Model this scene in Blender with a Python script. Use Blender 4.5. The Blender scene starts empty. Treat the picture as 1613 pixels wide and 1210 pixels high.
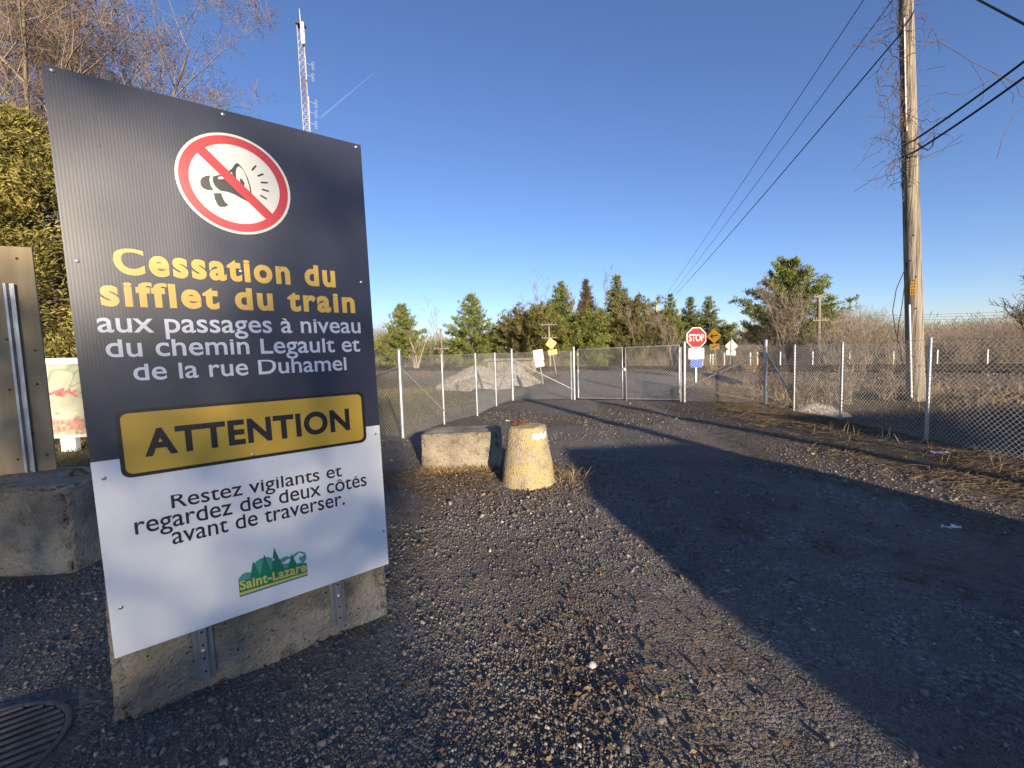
import bpy, bmesh, math, random
import numpy as np
from mathutils import Matrix, Vector

# ------------------------------------------------------------------ camera, sky, sun, exposure
SC = bpy.context.scene
COL = SC.collection
IW, IH, F = 1613.0, 1210.0, 660.15
PITCH, ROLL, EYE = math.radians(4.187), math.radians(1.80), 1.61
SUN_SLOPE, SUN_TAN = 0.33, 0.20           # the sun stands behind the viewer to the right: towards (0.33, -1), 11 degrees up
fwd = np.array([0, math.cos(PITCH), -math.sin(PITCH)])
up0 = np.array([0, math.sin(PITCH), math.cos(PITCH)])
rt0 = np.array([1.0, 0, 0])
RT = math.cos(ROLL)*rt0 - math.sin(ROLL)*up0
UP = math.sin(ROLL)*rt0 + math.cos(ROLL)*up0
cam = bpy.data.cameras.new('camera')
cam.sensor_fit = 'HORIZONTAL'; cam.sensor_width = 36; cam.lens = F/IW*36
cam.clip_start = 0.05; cam.clip_end = 30000
camo = bpy.data.objects.new('camera', cam); COL.objects.link(camo)
m = Matrix.Identity(4)
for i in range(3):
    m[i][0] = RT[i]; m[i][1] = UP[i]; m[i][2] = -fwd[i]
m[2][3] = EYE
camo.matrix_world = m
SC.camera = camo

world = bpy.data.worlds.new('World'); SC.world = world; world.use_nodes = True
wn = world.node_tree.nodes; wl = world.node_tree.links
sky = wn.new('ShaderNodeTexSky'); sky.sky_type = 'NISHITA'; sky.sun_disc = False
SUN_EL = math.atan(SUN_TAN); SUN_AZ = math.atan2(SUN_SLOPE, -1.0)      # azimuth from +Y towards +X
sky.sun_elevation = SUN_EL; sky.sun_rotation = SUN_AZ
sky.air_density = 1.0; sky.dust_density = 0.0; sky.ozone_density = 3.5; sky.altitude = 600
bg = wn['Background']; bg.inputs['Strength'].default_value = 0.115
tn = wn.new('ShaderNodeMix'); tn.data_type = 'RGBA'; tn.blend_type = 'MULTIPLY'; tn.inputs['Factor'].default_value = 1; tn.inputs['B'].default_value = (.89, .805, .93, 1)
wl.new(sky.outputs['Color'], tn.inputs['A']); wl.new(tn.outputs['Result'], bg.inputs['Color'])
sd = bpy.data.lights.new('sun', 'SUN'); sd.energy = 4.8; sd.angle = math.radians(0.55); sd.color = (1.0, 0.83, 0.61)
so = bpy.data.objects.new('sun', sd); COL.objects.link(so)
SUNV = Vector((SUN_SLOPE, -1.0, SUN_TAN*math.hypot(SUN_SLOPE, 1))).normalized()
so.rotation_euler = SUNV.to_track_quat('Z', 'Y').to_euler(); so.location = (8, -25, 12)
SC.view_settings.view_transform = 'Standard'; SC.view_settings.look = 'None'
SC.view_settings.exposure = 0.95; SC.view_settings.gamma = 1.0
SC.cycles.max_bounces = 6; SC.cycles.diffuse_bounces = 3; SC.cycles.transparent_max_bounces = 8

def ray(px, py):
    return fwd + (px-IW/2)/F*RT - (py-IH/2)/F*UP
def G(px, py, z=0.0):                      # the point at height z seen at a measured place of the photograph
    d = ray(px, py); t = (z-EYE)/d[2]
    return np.array([0, 0, EYE]) + t*d
def at(px, py, Y):                         # the point at a measured distance Y
    d = ray(px, py); return np.array([0, 0, EYE]) + d*(Y/d[1])

# ------------------------------------------------------------------ helpers: noise, meshes, tags
def rng(s): return np.random.default_rng(s)
def _h(ix, iy, iz, s):
    n = (ix*374761393 + iy*668265263 + iz*2147483647 + s*1274126177) & 0xFFFFFFFF
    n = ((n ^ (n >> 13))*1274126177) & 0xFFFFFFFF
    n = (n ^ (n >> 16)) & 0xFFFFFF
    return n/float(0xFFFFFF)
def vnoise(P, s=0):
    P = np.asarray(P, float); i = np.floor(P).astype(np.int64); f = P-i; f = f*f*(3-2*f)
    r = 0
    for a in (0, 1):
        for b in (0, 1):
            for c in (0, 1):
                w = (f[:, 0] if a else 1-f[:, 0])*(f[:, 1] if b else 1-f[:, 1])*(f[:, 2] if c else 1-f[:, 2])
                r = r + w*_h(i[:, 0]+a, i[:, 1]+b, i[:, 2]+c, s)
    return r
def fbm(P, octv=3, s=0):
    P = np.asarray(P, float); r = 0; a = 0.5; t = 0
    for k in range(octv):
        r = r + a*vnoise(P*(2**k) + 17.3*k, s+k); t += a; a *= .5
    return r/t
def sstep(a, b, x):
    t = np.clip((x-a)/(b-a), 0, 1); return t*t*(3-2*t)

def p_world(p):
    return (p_world(p.parent) @ p.matrix_basis) if p.parent else p.matrix_basis.copy()
def tag(o, label=None, cat=None, group=None, kind=None):
    if label: o['label'] = label
    if cat: o['category'] = cat
    if group: o['group'] = group
    if kind: o['kind'] = kind
    return o
def thing(name, label, cat, loc=(0, 0, 0), group=None, mat=None):
    o = bpy.data.objects.new(name, None); COL.objects.link(o)
    o.empty_display_size = 0.1
    o.matrix_world = mat if mat is not None else Matrix.Translation(Vector([float(v) for v in loc]))
    tag(o, label, cat, group); return o
def link(name, me, material, parent=None, smooth=False):
    o = bpy.data.objects.new(name, me); COL.objects.link(o)
    if material is not None: me.materials.append(material)
    if parent is not None: o.parent = parent
    if smooth: me.polygons.foreach_set('use_smooth', np.ones(len(me.polygons), bool))
    return o
def npmesh(name, V, Fc, material, parent=None, smooth=False, tint=None, world=True, attrs=None):
    """V (n,3), Fc (k, 3 or 4). world=True: V is in world space and is moved into the parent's space."""
    V = np.asarray(V, np.float64); Fc = np.asarray(Fc, np.int32)
    if parent is not None and world:
        inv = np.array(p_world(parent).inverted())
        V = V @ inv[:3, :3].T + inv[:3, 3]
    me = bpy.data.meshes.new(name)
    k, w = Fc.shape
    me.vertices.add(len(V)); me.vertices.foreach_set('co', V.astype(np.float32).ravel())
    me.loops.add(k*w); me.loops.foreach_set('vertex_index', Fc.ravel())
    me.polygons.add(k); me.polygons.foreach_set('loop_start', np.arange(0, k*w, w, dtype=np.int32))
    me.polygons.foreach_set('loop_total', np.full(k, w, np.int32))
    me.update(calc_edges=True)
    if tint is not None:
        a = me.attributes.new('tint', 'FLOAT', 'POINT'); a.data.foreach_set('value', np.asarray(tint, np.float32))
    for nm, arr in (attrs or {}).items():
        a = me.attributes.new(nm, 'FLOAT', 'POINT'); a.data.foreach_set('value', np.asarray(arr, np.float32))
    return link(name, me, material, parent, smooth)

class MB:
    """collects boxes, tubes, polygons and links them as ONE mesh object"""
    def __init__(s): s.v = []; s.f = []
    def add(s, V, Fs):
        b = len(s.v); s.v += [tuple(float(c) for c in p) for p in V]; s.f += [tuple(b+i for i in f) for f in Fs]; return s
    def box(s, c, d, R=None):
        x, y, z = [k/2 for k in d]
        V = np.array([(-x, -y, -z), (x, -y, -z), (x, y, -z), (-x, y, -z), (-x, -y, z), (x, -y, z), (x, y, z), (-x, y, z)], float)
        if R is not None: V = V @ np.asarray(R).T
        return s.add(V+np.array(c), [(0, 3, 2, 1), (4, 5, 6, 7), (0, 1, 5, 4), (1, 2, 6, 5), (2, 3, 7, 6), (3, 0, 4, 7)])
    def tube(s, pts, r, n=8, cap=True):
        pts = [np.array(p, float) for p in pts]; rr = r if hasattr(r, '__len__') else [r]*len(pts)
        V = []; prev = None
        for i, p in enumerate(pts):
            t = pts[min(i+1, len(pts)-1)]-pts[max(i-1, 0)]; t = t/(np.linalg.norm(t)+1e-12)
            if prev is None:
                a = np.array([0, 0, 1.0]) if abs(t[2]) < .9 else np.array([1.0, 0, 0]); u = np.cross(t, a)
            else: u = prev - t*np.dot(prev, t)
            u /= np.linalg.norm(u); w = np.cross(t, u); prev = u
            for k in range(n):
                a = 2*math.pi*k/n; V.append(p + rr[i]*(math.cos(a)*u+math.sin(a)*w))
        Fs = [(i*n+k, i*n+(k+1) % n, (i+1)*n+(k+1) % n, (i+1)*n+k) for i in range(len(pts)-1) for k in range(n)]
        if cap: Fs += [tuple(range(n-1, -1, -1)), tuple((len(pts)-1)*n+k for k in range(n))]
        return s.add(V, Fs)
    def poly(s, P): return s.add(P, [tuple(range(len(P)))])
    def prism(s, P, d):                     # extrude polygon P by the vector d
        n = len(P); d = np.array(d, float); V = [np.array(p, float) for p in P]; V += [p+d for p in V]
        return s.add(V, [tuple(range(n-1, -1, -1)), tuple(range(n, 2*n))]+[(i, (i+1) % n, n+(i+1) % n, n+i) for i in range(n)])
    def build(s, name, material, parent=None, smooth=False, world=True, bevel=0):
        me = bpy.data.meshes.new(name); V = s.v
        if parent is not None and world:
            inv = p_world(parent).inverted(); V = [tuple(inv @ Vector(p)) for p in V]
        me.from_pydata(V, [], s.f); me.update()
        if bevel:
            bm = bmesh.new(); bm.from_mesh(me)
            bmesh.ops.bevel(bm, geom=list(bm.edges), offset=bevel, segments=2, affect='EDGES', clamp_overlap=True)
            bm.to_mesh(me); bm.free()
        o = link(name, me, material, parent, False)
        if smooth:
            me.polygons.foreach_set('use_smooth', np.ones(len(me.polygons), bool))
            me.set_sharp_from_angle(angle=math.radians(40))
        return o

def prisms(p0, p1, r0, r1, n=3):
    """many separate tapered sticks -> V, F, index of the stick of each vertex"""
    p0 = np.asarray(p0, float); p1 = np.asarray(p1, float); N = len(p0)
    t = p1-p0; t = t/(np.linalg.norm(t, axis=1, keepdims=True)+1e-9)
    a = np.where(np.abs(t[:, 2:3]) < .9, np.array([[0, 0, 1.0]]), np.array([[1.0, 0, 0]]))
    u = np.cross(t, a); u /= np.linalg.norm(u, axis=1, keepdims=True)+1e-9; w = np.cross(t, u)
    r0 = np.broadcast_to(np.asarray(r0, float), (N,)); r1 = np.broadcast_to(np.asarray(r1, float), (N,))
    V = np.zeros((N, 2*n, 3))
    for k in range(n):
        an = 2*math.pi*k/n; d = math.cos(an)*u+math.sin(an)*w
        V[:, k] = p0+d*r0[:, None]; V[:, n+k] = p1+d*r1[:, None]
    b = (np.arange(N)*2*n)[:, None]
    Fs = np.concatenate([b+np.array([[k, (k+1) % n, n+(k+1) % n, n+k]]) for k in range(n)], 0)
    return V.reshape(-1, 3), Fs, np.repeat(np.arange(N), 2*n)
def cards(P, D, L, W, R):
    """leaf shaped quads: base P, direction D, length L, width W"""
    N = len(P); D = D/(np.linalg.norm(D, axis=1, keepdims=True)+1e-9)
    S = np.cross(D, R.normal(size=(N, 3))); S /= np.linalg.norm(S, axis=1, keepdims=True)+1e-9
    L = np.broadcast_to(L, (N,))[:, None]; W = np.broadcast_to(W, (N,))[:, None]
    V = np.stack([P, P+D*L*.5+S*W*.5, P+D*L, P+D*L*.5-S*W*.5], 1).reshape(-1, 3)
    Fs = (np.arange(N)*4)[:, None]+np.array([[0, 1, 2, 3]])
    return V, Fs

# ------------------------------------------------------------------ materials
def mat(name, stops, scale=4.0, detail=4.0, rough=.8, metal=0.0, bump=0.0, bscale=None, attr=None, transl=0.0, spec=.35, stretch=None, coord='Object', dist=.01):
    """base colour from a noise (or the 'tint' attribute) through a ramp, with a fine bump"""
    mt = bpy.data.materials.new(name); mt.use_nodes = True
    n = mt.node_tree.nodes; l = mt.node_tree.links; b = n['Principled BSDF']
    b.inputs['Roughness'].default_value = rough; b.inputs['Metallic'].default_value = metal
    b.inputs['Specular IOR Level'].default_value = spec
    tc = n.new('ShaderNodeTexCoord'); vec = tc.outputs[coord]
    if stretch:
        mp = n.new('ShaderNodeMapping'); mp.inputs['Scale'].default_value = stretch; l.new(vec, mp.inputs['Vector']); vec = mp.outputs['Vector']
    nz = n.new('ShaderNodeTexNoise'); nz.inputs['Scale'].default_value = scale; nz.inputs['Detail'].default_value = detail
    l.new(vec, nz.inputs['Vector'])
    rp = n.new('ShaderNodeValToRGB'); e = rp.color_ramp.elements
    while len(e) < len(stops): e.new(.5)
    for i, (p, c) in enumerate(stops): e[i].position = p; e[i].color = (*c, 1)
    if attr:
        at_ = n.new('ShaderNodeAttribute'); at_.attribute_name = attr
        l.new(at_.outputs['Fac'], rp.inputs['Fac'])
    else: l.new(nz.outputs['Fac'], rp.inputs['Fac'])
    l.new(rp.outputs['Color'], b.inputs['Base Color'])
    if bump:
        nb = n.new('ShaderNodeTexNoise'); nb.inputs['Scale'].default_value = bscale or scale*6; nb.inputs['Detail'].default_value = 6
        l.new(vec, nb.inputs['Vector'])
        bp = n.new('ShaderNodeBump'); bp.inputs['Strength'].default_value = bump; bp.inputs['Distance'].default_value = dist
        l.new(nb.outputs['Fac'], bp.inputs['Height']); l.new(bp.outputs['Normal'], b.inputs['Normal'])
    if transl:
        tr = n.new('ShaderNodeBsdfTranslucent'); mx = n.new('ShaderNodeMixShader'); mx.inputs['Fac'].default_value = transl
        l.new(rp.outputs['Color'], tr.inputs['Color']); l.new(b.outputs['BSDF'], mx.inputs[1]); l.new(tr.outputs['BSDF'], mx.inputs[2])
        l.new(mx.outputs['Shader'], n['Material Output'].inputs['Surface'])
    return mt
def flat(name, c, rough=.5, spec=.4, var=.06, **k):
    return mat(name, [(.3, tuple(v*(1-var) for v in c)), (.7, tuple(min(1, v*(1+var)) for v in c))], rough=rough, spec=spec, **k)
def steel(name, c=(.50, .51, .52), rough=.42, metal=.75):
    return mat(name, [(.3, tuple(v*.72 for v in c)), (.7, c)], scale=9, rough=rough, metal=metal, bump=.12, bscale=60, dist=.002)

GALV = steel('galvanised'); GALV_OLD = steel('weathered_galvanised', (.42, .43, .44), .5, .6)
WIRE = steel('wire', (.60, .60, .58), .5, .25)
LEAD = flat('black_cable', (.012, .012, .014), .6)
RUST = mat('rust', [(.3, (.05, .028, .018)), (.65, (.16, .075, .035))], scale=20, rough=.9, bump=.4)
WOODPOLE = mat('weathered_pole', [(.34, (.055, .043, .034)), (.44, (.20, .165, .125)), (.56, (.31, .265, .205)), (.75, (.42, .365, .29))], scale=3.0, detail=9, rough=.9, bump=1.0, bscale=5, stretch=(11, 11, .22), dist=.03)
BARK = mat('bark', [(.3, (.10, .082, .065)), (.7, (.24, .195, .15))], scale=6, rough=.95, bump=.5, stretch=(3, 3, .6))
PALEBARK = mat('pale_bark', [(.3, (.26, .21, .155)), (.7, (.42, .345, .25))], scale=5, rough=.9)
TWIG = mat('twig', [(0, (.075, .05, .036)), (.5, (.17, .115, .075)), (1, (.27, .185, .115))], attr='tint', rough=.95)
TWIG_RED = mat('budding_twig', [(0, (.125, .098, .076)), (.55, (.265, .212, .160)), (1, (.40, .325, .245))], attr='tint', rough=.95)
BUD = mat('red_bud', [(0, (.14, .055, .045)), (1, (.30, .13, .095))], attr='tint', rough=.9, transl=.2)
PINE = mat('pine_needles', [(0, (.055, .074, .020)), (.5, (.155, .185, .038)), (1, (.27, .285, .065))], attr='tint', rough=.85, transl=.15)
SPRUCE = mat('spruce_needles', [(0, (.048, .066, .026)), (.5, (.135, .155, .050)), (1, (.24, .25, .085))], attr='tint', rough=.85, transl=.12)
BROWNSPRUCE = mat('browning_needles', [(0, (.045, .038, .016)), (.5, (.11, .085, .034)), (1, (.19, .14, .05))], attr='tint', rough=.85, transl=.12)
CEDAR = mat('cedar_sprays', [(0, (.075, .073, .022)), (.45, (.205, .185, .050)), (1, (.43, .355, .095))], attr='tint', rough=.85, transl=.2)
OLIVE = mat('olive_foliage', [(0, (.06, .060, .018)), (.5, (.155, .145, .042)), (1, (.27, .24, .085))], attr='tint', rough=.9, transl=.2)
VERGE = mat('matted_straw', [(0, (.09, .065, .040)), (.5, (.25, .18, .104)), (1, (.46, .345, .20))], attr='tint', rough=.9)
STRAW = mat('straw', [(0, (.11, .072, .036)), (.5, (.30, .20, .095)), (1, (.48, .345, .18))], attr='tint', rough=.9)
DRYLEAF = mat('dry_leaf', [(0, (.05, .034, .022)), (.55, (.14, .088, .052)), (1, (.27, .185, .115))], attr='tint', rough=.85, transl=.15)
STONE = mat('crushed_stone', [(0, (.085, .077, .070)), (.55, (.175, .156, .137)), (.85, (.26, .232, .20)), (1, (.46, .42, .37))], attr='tint', rough=.85, bump=.3, bscale=180, dist=.002)
CONCRETE = mat('old_concrete', [(.25, (.165, .135, .097)), (.5, (.31, .265, .195)), (.72, (.43, .385, .30))], scale=2.6, detail=10, rough=.92, bump=1.0, bscale=55, dist=.03)
def concrete_spots(mt, col, scale, lo, hi, amount):
    """darker or coloured blotches of dirt or old paint laid over a material"""
    n = mt.node_tree.nodes; l = mt.node_tree.links; b = n['Principled BSDF']
    src = b.inputs['Base Color'].links[0].from_socket
    tc = n.new('ShaderNodeTexCoord'); nz = n.new('ShaderNodeTexNoise'); nz.inputs['Scale'].default_value = scale; nz.inputs['Detail'].default_value = 9; nz.inputs['Roughness'].default_value = .65
    l.new(tc.outputs['Object'], nz.inputs['Vector'])
    mr = n.new('ShaderNodeMapRange'); mr.inputs['From Min'].default_value = lo; mr.inputs['From Max'].default_value = hi; mr.inputs['To Max'].default_value = amount
    l.new(nz.outputs['Fac'], mr.inputs['Value'])
    mx = n.new('ShaderNodeMix'); mx.data_type = 'RGBA'; mx.inputs['B'].default_value = (*col, 1)
    l.new(mr.outputs['Result'], mx.inputs['Factor']); l.new(src, mx.inputs['A']); l.new(mx.outputs['Result'], b.inputs['Base Color'])
    return mt
concrete_spots(CONCRETE, (.075, .062, .045), 9, .52, .7, .75)
concrete_spots(CONCRETE, (.42, .40, .36), 23, .58, .70, .7)
concrete_spots(CONCRETE, (.07, .058, .046), 70, .58, .68, .55)
def pits(mt, scale, thr, dark, depth):
    """air holes: small dark hollows, and a grainy surface"""
    n = mt.node_tree.nodes; l = mt.node_tree.links; b = n['Principled BSDF']
    src = b.inputs['Base Color'].links[0].from_socket; nrm = b.inputs['Normal'].links[0].from_socket
    tc = n.new('ShaderNodeTexCoord'); v = n.new('ShaderNodeTexVoronoi'); v.inputs['Scale'].default_value = scale; l.new(tc.outputs['Object'], v.inputs['Vector'])
    nz = n.new('ShaderNodeTexNoise'); nz.inputs['Scale'].default_value = 6; l.new(tc.outputs['Object'], nz.inputs['Vector'])
    ml = n.new('ShaderNodeMath'); ml.operation = 'MULTIPLY'; ml.inputs[1].default_value = thr*2; l.new(nz.outputs['Fac'], ml.inputs[0])
    mr = n.new('ShaderNodeMapRange'); l.new(v.outputs['Distance'], mr.inputs['Value']); mr.inputs['From Min'].default_value = 0; l.new(ml.outputs['Value'], mr.inputs['From Max'])
    mx = n.new('ShaderNodeMix'); mx.data_type = 'RGBA'; l.new(mr.outputs['Result'], mx.inputs['Factor']); mx.inputs['A'].default_value = (*dark, 1); l.new(src, mx.inputs['B']); l.new(mx.outputs['Result'], b.inputs['Base Color'])
    bp = n.new('ShaderNodeBump'); bp.inputs['Strength'].default_value = 1; bp.inputs['Distance'].default_value = depth; l.new(mr.outputs['Result'], bp.inputs['Height']); l.new(nrm, bp.inputs['Normal']); l.new(bp.outputs['Normal'], b.inputs['Normal'])
pits(CONCRETE, 26, .14, (.06, .05, .04), .02)
YELLOWCON = mat('yellow_painted_concrete', [(.30, (.27, .215, .135)), (.44, (.40, .33, .215)), (.50, (.47, .355, .145)), (.60, (.52, .40, .19)), (.72, (.45, .385, .27))], scale=6, detail=12, rough=.9, bump=1.0, bscale=60, dist=.03)
concrete_spots(YELLOWCON, (.42, .37, .28), 30, .50, .58, .8)
concrete_spots(YELLOWCON, (.50, .21, .05), 9, .62, .72, .75)
concrete_spots(YELLOWCON, (.13, .10, .06), 45, .58, .66, .75)
pits(YELLOWCON, 38, .20, (.12, .085, .04), .015)
PLY = mat('plywood', [(.25, (.24, .185, .105)), (.55, (.33, .255, .15)), (.8, (.40, .31, .19))], scale=1.6, detail=6, rough=.75, bump=.15, bscale=30, stretch=(5, 5, .7))
concrete_spots(PLY, (.17, .13, .08), 4, .58, .72, .5)
def printed(name, c, rough=.38, ribs=True):
    """printed fluted plastic board: flat ink over fine vertical ribs"""
    mt = flat(name, c, rough, .55, .025, scale=3)
    if ribs:
        n = mt.node_tree.nodes; l = mt.node_tree.links
        tc = n.new('ShaderNodeTexCoord'); wv = n.new('ShaderNodeTexWave'); wv.bands_direction = 'X'; wv.inputs['Scale'].default_value = 28.0; wv.inputs['Distortion'].default_value = 0
        l.new(tc.outputs['Object'], wv.inputs['Vector'])
        nz = n.new('ShaderNodeTexNoise'); nz.inputs['Scale'].default_value = 2.2; l.new(tc.outputs['Object'], nz.inputs['Vector'])
        ad = n.new('ShaderNodeMath'); ad.operation = 'MULTIPLY_ADD'; ad.inputs[1].default_value = 18.0
        l.new(nz.outputs['Fac'], ad.inputs[0]); l.new(wv.outputs['Fac'], ad.inputs[2])
        bp = n.new('ShaderNodeBump'); bp.inputs['Strength'].default_value = .06; bp.inputs['Distance'].default_value = .0010
        l.new(ad.outputs['Value'], bp.inputs['Height']); l.new(bp.outputs['Normal'], n['Principled BSDF'].inputs['Normal'])
    return mt
NAVY = printed('navy_print', (.030, .036, .060)); WHITEBOARD = printed('white_board', (.80, .81, .82))
AMBER = printed('amber_print', (.62, .385, .045)); CREAM = printed('cream_print', (.80, .78, .70)); REDP = printed('red_print', (.58, .045, .05))
BLACKP = printed('black_print', (.014, .012, .016)); CHARP = printed('charcoal_print', (.050, .046, .045)); GOLD = printed('gold_lettering', (.70, .45, .085)); SILVER = printed('pale_lettering', (.66, .69, .76))
WHITEP = printed('white_print', (.8, .8, .8)); INK = printed('ink_lettering', (.016, .015, .035))
LGREEN = printed('emblem_green', (.012, .20, .11)); LTEAL = printed('emblem_teal', (.09, .33, .26)); LYEL = printed('emblem_yellow', (.66, .56, .12)); LBLUE = printed('emblem_blue', (.03, .15, .33))
STOPRED = flat('stop_red', (.40, .006, .012), .45, .2); SIGNWHITE = flat('sign_white', (.78, .77, .72), .4); SIGNORANGE = flat('sign_orange', (.82, .33, .02), .4)
SIGNBLUE = flat('sign_blue', (.03, .09, .42), .4); SIGNBLACK = flat('sign_black', (.02, .02, .02), .5); SIGNAMBER = flat('sign_amber', (.62, .34, .03), .4)
SIGNCREAM = flat('sign_back_cream', (.62, .58, .47), .5)
WHITEPAINT = flat('white_paint', (.74, .73, .69), .5)
VANPAINT = flat('van_paint', (.5, .5, .5), .3); GLASS = flat('dark_glass', (.02, .02, .025), .1); RUBBER = flat('rubber', (.02, .02, .02), .8)
ANTENNA = flat('antenna_white', (.8, .79, .72), .5)
TOWERPAINT = mat('tower_paint', [(.45, (.36, .22, .20)), (.55, (.50, .49, .50))], scale=.12, rough=.5, stretch=(.01, .01, 1), detail=0)

def ground_material():
    mt = bpy.data.materials.new('gravel_ground'); mt.use_nodes = True
    n = mt.node_tree.nodes; l = mt.node_tree.links; b = n['Principled BSDF']; b.inputs['Roughness'].default_value = .92; b.inputs['Specular IOR Level'].default_value = .25
    tc = n.new('ShaderNodeTexCoord'); P = tc.outputs['Object']
    def noise(s, d=5, st=None):
        q = n.new('ShaderNodeTexNoise'); q.inputs['Scale'].default_value = s; q.inputs['Detail'].default_value = d
        v = P
        if st: mp = n.new('ShaderNodeMapping'); mp.inputs['Scale'].default_value = st; mp.inputs['Rotation'].default_value = (0, 0, .3); l.new(P, mp.inputs['Vector']); v = mp.outputs['Vector']
        l.new(v, q.inputs['Vector']); return q.outputs['Fac']
    def vor(s):
        q = n.new('ShaderNodeTexVoronoi'); q.inputs['Scale'].default_value = s; q.inputs['Randomness'].default_value = 1; l.new(P, q.inputs['Vector']); return q
    def ramp(fac, stops):
        r = n.new('ShaderNodeValToRGB'); e = r.color_ramp.elements
        while len(e) < len(stops): e.new(.5)
        for i, (p, c) in enumerate(stops): e[i].position = p; e[i].color = (*c, 1)
        l.new(fac, r.inputs['Fac']); return r.outputs['Color']
    def mix(f, a, c, typ='MIX'):
        q = n.new('ShaderNodeMix'); q.data_type = 'RGBA'; q.blend_type = typ
        if isinstance(f, float): q.inputs['Factor'].default_value = f
        else: l.new(f, q.inputs['Factor'])
        l.new(a, q.inputs['A']); l.new(c, q.inputs['B']); return q.outputs['Result']
    def mth(op, a, c):
        q = n.new('ShaderNodeMath'); q.operation = op
        for i, v in enumerate((a, c)):
            if isinstance(v, (int, float)): q.inputs[i].default_value = v
            else: l.new(v, q.inputs[i])
        q.use_clamp = op in ('MULTIPLY_ADD',)
        return q.outputs['Value']
    def rangev(v, a, c):
        q = n.new('ShaderNodeMapRange'); q.inputs['From Min'].default_value = a; q.inputs['From Max'].default_value = c; l.new(v, q.inputs['Value']); return q.outputs['Result']
    v1, v2 = vor(58), vor(150)
    sep1 = n.new('ShaderNodeSeparateColor'); l.new(v1.outputs['Color'], sep1.inputs['Color'])
    sep2 = n.new('ShaderNodeSeparateColor'); l.new(v2.outputs['Color'], sep2.inputs['Color'])
    grey = ramp(sep1.outputs['Red'], [(0, (.095, .086, .078)), (.55, (.175, .157, .138)), (.88, (.25, .225, .195)), (1, (.36, .33, .29))])
    fine = ramp(sep2.outputs['Green'], [(0, (.095, .084, .074)), (.6, (.170, .149, .127)), (1, (.25, .22, .185))])
    dirt = ramp(noise(26, 8), [(.3, (.095, .074, .056)), (.7, (.185, .147, .110))])
    g = mix(rangev(noise(3.1, 6), .42, .6), grey, fine)
    g = mix(mth('MULTIPLY', rangev(noise(.55, 8), .46, .66), .85), g, dirt)
    straw = ramp(noise(30, 8, (1, .18, 1)), [(.3, (.050, .036, .024)), (.55, (.120, .088, .054)), (.75, (.23, .17, .10))])
    grass = ramp(noise(9, 9), [(.3, (.070, .065, .020)), (.5, (.155, .120, .042)), (.7, (.24, .175, .075))])
    ball = ramp(sep1.outputs['Red'], [(0, (.06, .045, .033)), (.5, (.16, .118, .082)), (1, (.30, .235, .17))])
    pave = ramp(sep2.outputs['Green'], [(0, (.11, .10, .094)), (.6, (.165, .152, .138)), (1, (.24, .22, .195))])
    col = g
    brk = noise(6, 8)
    mud = ramp(noise(18, 9), [(.3, (.065, .050, .038)), (.55, (.135, .104, .076)), (.75, (.22, .170, .125))])
    for nm, c in (('mud', mud), ('pave', pave), ('grass', grass), ('ballast', ball), ('straw', straw)):
        a = n.new('ShaderNodeAttribute'); a.attribute_name = nm
        f = rangev(mth('ADD', a.outputs['Fac'], mth('MULTIPLY', mth('SUBTRACT', brk, .5), 1.1)), .38, .62)
        col = mix(f, col, c)
    l.new(col, b.inputs['Base Color'])
    hgt = mth('ADD', mth('MULTIPLY', v1.outputs['Distance'], -.9), mth('ADD', mth('MULTIPLY', v2.outputs['Distance'], -.45), mth('MULTIPLY', noise(34, 8), .9)))
    bp = n.new('ShaderNodeBump'); bp.inputs['Strength'].default_value = .9; bp.inputs['Distance'].default_value = .014
    l.new(hgt, bp.inputs['Height']); l.new(bp.outputs['Normal'], b.inputs['Normal'])
    return mt

# ------------------------------------------------------------------ terrain
TP0, TP1 = np.array([16.0, 13.4]), np.array([-10.9, 34.6])          # near-side rail line
TD = (TP1-TP0)/np.linalg.norm(TP1-TP0); TN = np.array([-TD[1], TD[0]])
if TN[1] < 0: TN = -TN
def tdist(x, y): return (x-TP0[0])*TN[0]+(y-TP0[1])*TN[1]
FENCE_R = [G(1205, 637), G(1250, 646), G(1324, 663), G(1459, 693)]
def road_axis(y): return 1.7 + .14*y + .006*np.clip(y-13, 0, 14)**2
def gz(x, y):
    x = np.asarray(x, float); y = np.asarray(y, float)
    s = tdist(x, y)-.75
    z = .39*(1-sstep(1.7, 3.0, np.abs(s))) + .10*sstep(-9, -4, s)*(1-sstep(4, 9, s))
    wr = 1-sstep(2.2, 4.0, np.abs(x-road_axis(y)))
    z = np.maximum(z, wr*(.60*sstep(-9.5, -2.2, s))*(s < 0) + wr*.6*(s >= 0)*(1-sstep(2, 8, s)))
    ditch = sstep(6.6, 8.0, x)*(1-sstep(9.5, 11.5, x))*(1-sstep(9, 13, y))*sstep(-4, 1, y)
    z = z - .28*ditch*(s < -3.2)
    return z
def g1(x, y): return float(gz(np.array([x]), np.array([y]))[0])

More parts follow.
